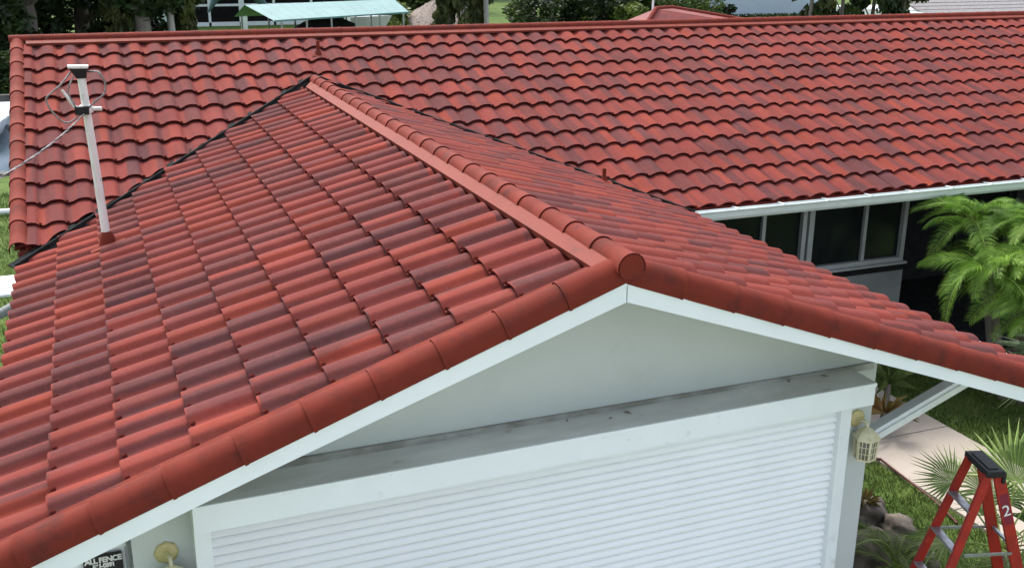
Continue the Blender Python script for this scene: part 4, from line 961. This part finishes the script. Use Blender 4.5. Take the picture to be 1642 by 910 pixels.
shrub(930, 20, 52, 1.3, M['leafyel'], 'yellow green shrub in the dark hedge'); shrub(975, 10, 50, 2.2, M['leafdk'], 'large dark shrub left of the small red gable', 7000); shrub(1018, 22, 48, .9, M['leafyel'], 'small yellow green shrub at the foot of the red gable', 2000)
shrub(1105, 4, 52, 1.8, M['leafmid'], 'yellow green shrub right of the small red gable'); shrub(1160, 18, 55, .6, M['leafdk'], 'small dark shrub in front of the blue wall', 1500)
for i, (x, y, h, r_, mm, lab) in enumerate(((33, 92, 10, 4.0, 'leafdk', 'dark tree behind the bright lawn'), (30.5, 62, 10, 3.8, 'leafdk', 'dark tree above the hedge'), (34.0, 60, 11, 3.6, 'leafmid', 'green tree behind the small red gable'), (16.0, 78, 12, 5, 'leafdk', 'dark tree far behind the teal awning'), (22, 80, 12, 5, 'leafmid', 'green tree far behind the thatched hut'), (5, 82, 12, 6, 'leafdk', 'dark tree behind the screened house'))):
    tree(x, y, h, r_, lab, M[mm], n=12000, low=.05, size=.26)
# hanging-foliage trees right of the blue wall
for u, lab, mm in ((1300, 'tree with drooping olive foliage right of the blue wall', 'vinel'), (1350, 'dark drooping tree between two olive ones', 'leafdk'), (1400, 'dense dark drooping tree left of the grey shingle roof', 'leafdk'), (1448, 'olive drooping tree beside the grey shingle roof', 'vinel')):
    q = ony(u, 10, 46); tree(q[0], 46, 9, 2.0, lab, M[mm], tr=.10, n=13000, low=.04, size=.20, hang=1.6)
# blue house, shingle house
bh = empty('blue_house', (41, 64, G), 'pale blue stucco house far beyond the roof ridge', 'house')
x0, x1 = ony(1120, 5, 60)[0], ony(1330, 5, 60)[0]
MB().box((x0, 60, G), (x1, 66, G+3.2)).build('wall', M['bluewall'], bh); MB().box((x0-.5, 59.5, G+3.2), (x1+.5, 66.5, G+3.45)).build('roof', M['white'], bh); MB().box((x0-.06, 59.94, G), (x0+.5, 60.0, G+3.2)).build('corner_board', M['white'], bh)
leafq = [(x, 58.6, G+.25, .45) for x in np.arange(x0+.6, x1, .7)]
hd = empty('hedge', ((x0+x1)/2, 58.6, G), 'low clipped hedge along the foot of the blue house', 'hedge'); leafcloud('foliage', leafq, 5000, .1, M['leafmid'], hd)
shh = empty('shingle_house', (55, 52, G), 'house with grey shingle roof at the upper right', 'house')
x0 = ony(1482, 12, 48)[0]; zt_ = ony(1560, 20, 48)[2]; 
MB().box((x0+.6, 48.6, G), (x0+30, 58, zt_-.1)).build('wall', M['white'], shh)
nrow = 12
rf = MB().prism([(x0, 48, zt_-.12), (x0+31, 48, zt_-.12), (x0+31, 54, zt_+2.0), (x0, 54, zt_+2.0)], (0, 0, .1)).build('roof', M['shingle'], shh)
for k in range(nrow):
    y0_ = 48+k*.5; MB().prism([(x0, y0_, zt_-.01+(y0_-48)*.353+.0), (x0+31, y0_, zt_-.01+(y0_-48)*.353), (x0+31, y0_+.52, zt_-.03+(y0_+.5-48)*.353), (x0, y0_+.52, zt_-.03+(y0_+.5-48)*.353)], (0, 0, .03)).build('shingle_course', M['shingle'], rf)
MB().box((x0-.9, 47.95, zt_-.3), (x0+.02, 56, zt_+.06)).build('fascia', M['white'], shh)
# small rear gable of the house
rg = Vector(ony(1052, 14, 12.6)); 
r2 = MB(); A1 = rg; A2 = rg + Vector((2.2, .3, -.02)); zb2 = rg.z-1.1
c0, c1, c2_, c3 = Vector((rg.x-1.6, 11.2, zb2)), Vector((rg.x+7.0, 11.2, zb2)), Vector((rg.x+7.0, 14.8, zb2)), Vector((rg.x-1.6, 14.8, zb2))
A2 = rg + Vector((.5, .3, -.01))
r2.add([A1, A2, c0, c1, c2_, c3], [(0, 2, 3, 1), (1, 3, 4), (0, 1, 4, 5), (0, 5, 2)])
r2.build('rear_roof', M['farred'], house)
cap2 = MB(); cap2.tube([c0, rg, A2, c1], .045, 8); cap2.build('rear_ridge_cap', M['cap'], house)
MB().tube([rg+Vector((.1, .3, -.1)), rg+Vector((.1, .3, .28))], .02, 8).build('rear_vent_pipe', M['white'], house)

# ------------------------------------------------------------------ left side yard
# boat on the canal
bo = empty('moored_boat', (-5.6, 28, G-.5), 'white boat moored on the canal at the left edge', 'boat')
b = MB(); v = []
for y, wd, zk in ((25.0, .15, .1), (26.2, .8, -.1), (28, 1.1, -.15), (31, 1.05, -.1)):
    for x, z in ((-wd, .62), (-wd*.75, .1), (0, zk-.1), (wd*.75, .1), (wd, .62)): v.append((-6.0+x, y+2.5, G-.45+z))
f = [(i*5+k, i*5+k+1, (i+1)*5+k+1, (i+1)*5+k) for i in range(3) for k in range(4)] + [(15, 16, 17, 18, 19)]
b.add(v, f, 0, True); b.build('hull', M['boat'], bo)
MB().add([v[0], v[4], v[9], v[14], v[19], v[15], v[10], v[5]], [tuple(range(8))]).build('deck', M['boat'], bo); MB().box((-6.4, 30.5, G+.2), (-5.5, 31.9, G+.75)).build('console', M['boat'], bo)
tuft_l = leafcloud('shrub', [(-5.4+k*.7, 37.6, G+.5+.3*(k % 2), 1.0) for k in range(-8, 6)], 9000, .14, M['leafdk']); setp(tuft_l, 'dark mangrove hedge along the far bank of the canal', 'hedge')
o = MB().tube([(-9, 17.9, G+.08), (-3.6, 17.9, G+.08)], .06, 8).build('irrigation_pipe', M['white'], None, label='white pipe lying across the left lawn', cat='pipe')
o = blades('grass', 30000, (-6, -3), (6, 20), .09, M['blade']); setp(o, 'lawn grass along the left side of the house', 'grass', kind='stuff')
# white awning with grey edge outside the left eave
pc = empty('side_awning', (-4.3, 7.5, G), 'white flat awning with a grey edge beam left of the garage eave', 'awning')
a0 = Vector((-3.62, 6.6, -1.72)); a1 = Vector((-6.5, 6.6, -1.78))
MB().prism([(-3.58, 8.35, -2.27), (-6.6, 8.35, -2.30), (-6.6, 9.15, -2.30), (-3.58, 9.15, -2.27)], (0, 0, .03)).build('roof_panel', M['white'], pc)
MB().tube([(-3.60, 8.20, -2.30), (-4.2, 7.6, -2.42), (-6.4, 6.6, -2.75)], .06, 8).build('edge_beam', M['grey'], pc)
for x, y in ((-3.7, 8.45), (-6.4, 8.45), (-3.7, 9.0), (-6.4, 9.0)): MB().box((x-.03, y-.03, G), (x+.03, y+.03, -2.27)).build('post', M['white'], pc)
S = empty('shrub', (-4.15, 3.6, G), 'leafy green shrub beside the left eave of the garage', 'shrub')
MB().tube([(-4.3, 3.6, G), (-4.3, 3.6, -2.3)], [.08, .04], 6).build('stem', M['bark'], S)
leafcloud('foliage', [(-4.15+random.uniform(-.5, .2), 3.4+random.uniform(-1.0, 1.2), -2.1+random.uniform(-.8, .25), .42) for k in range(14)], 5000, .07, M['leafmid'], S)
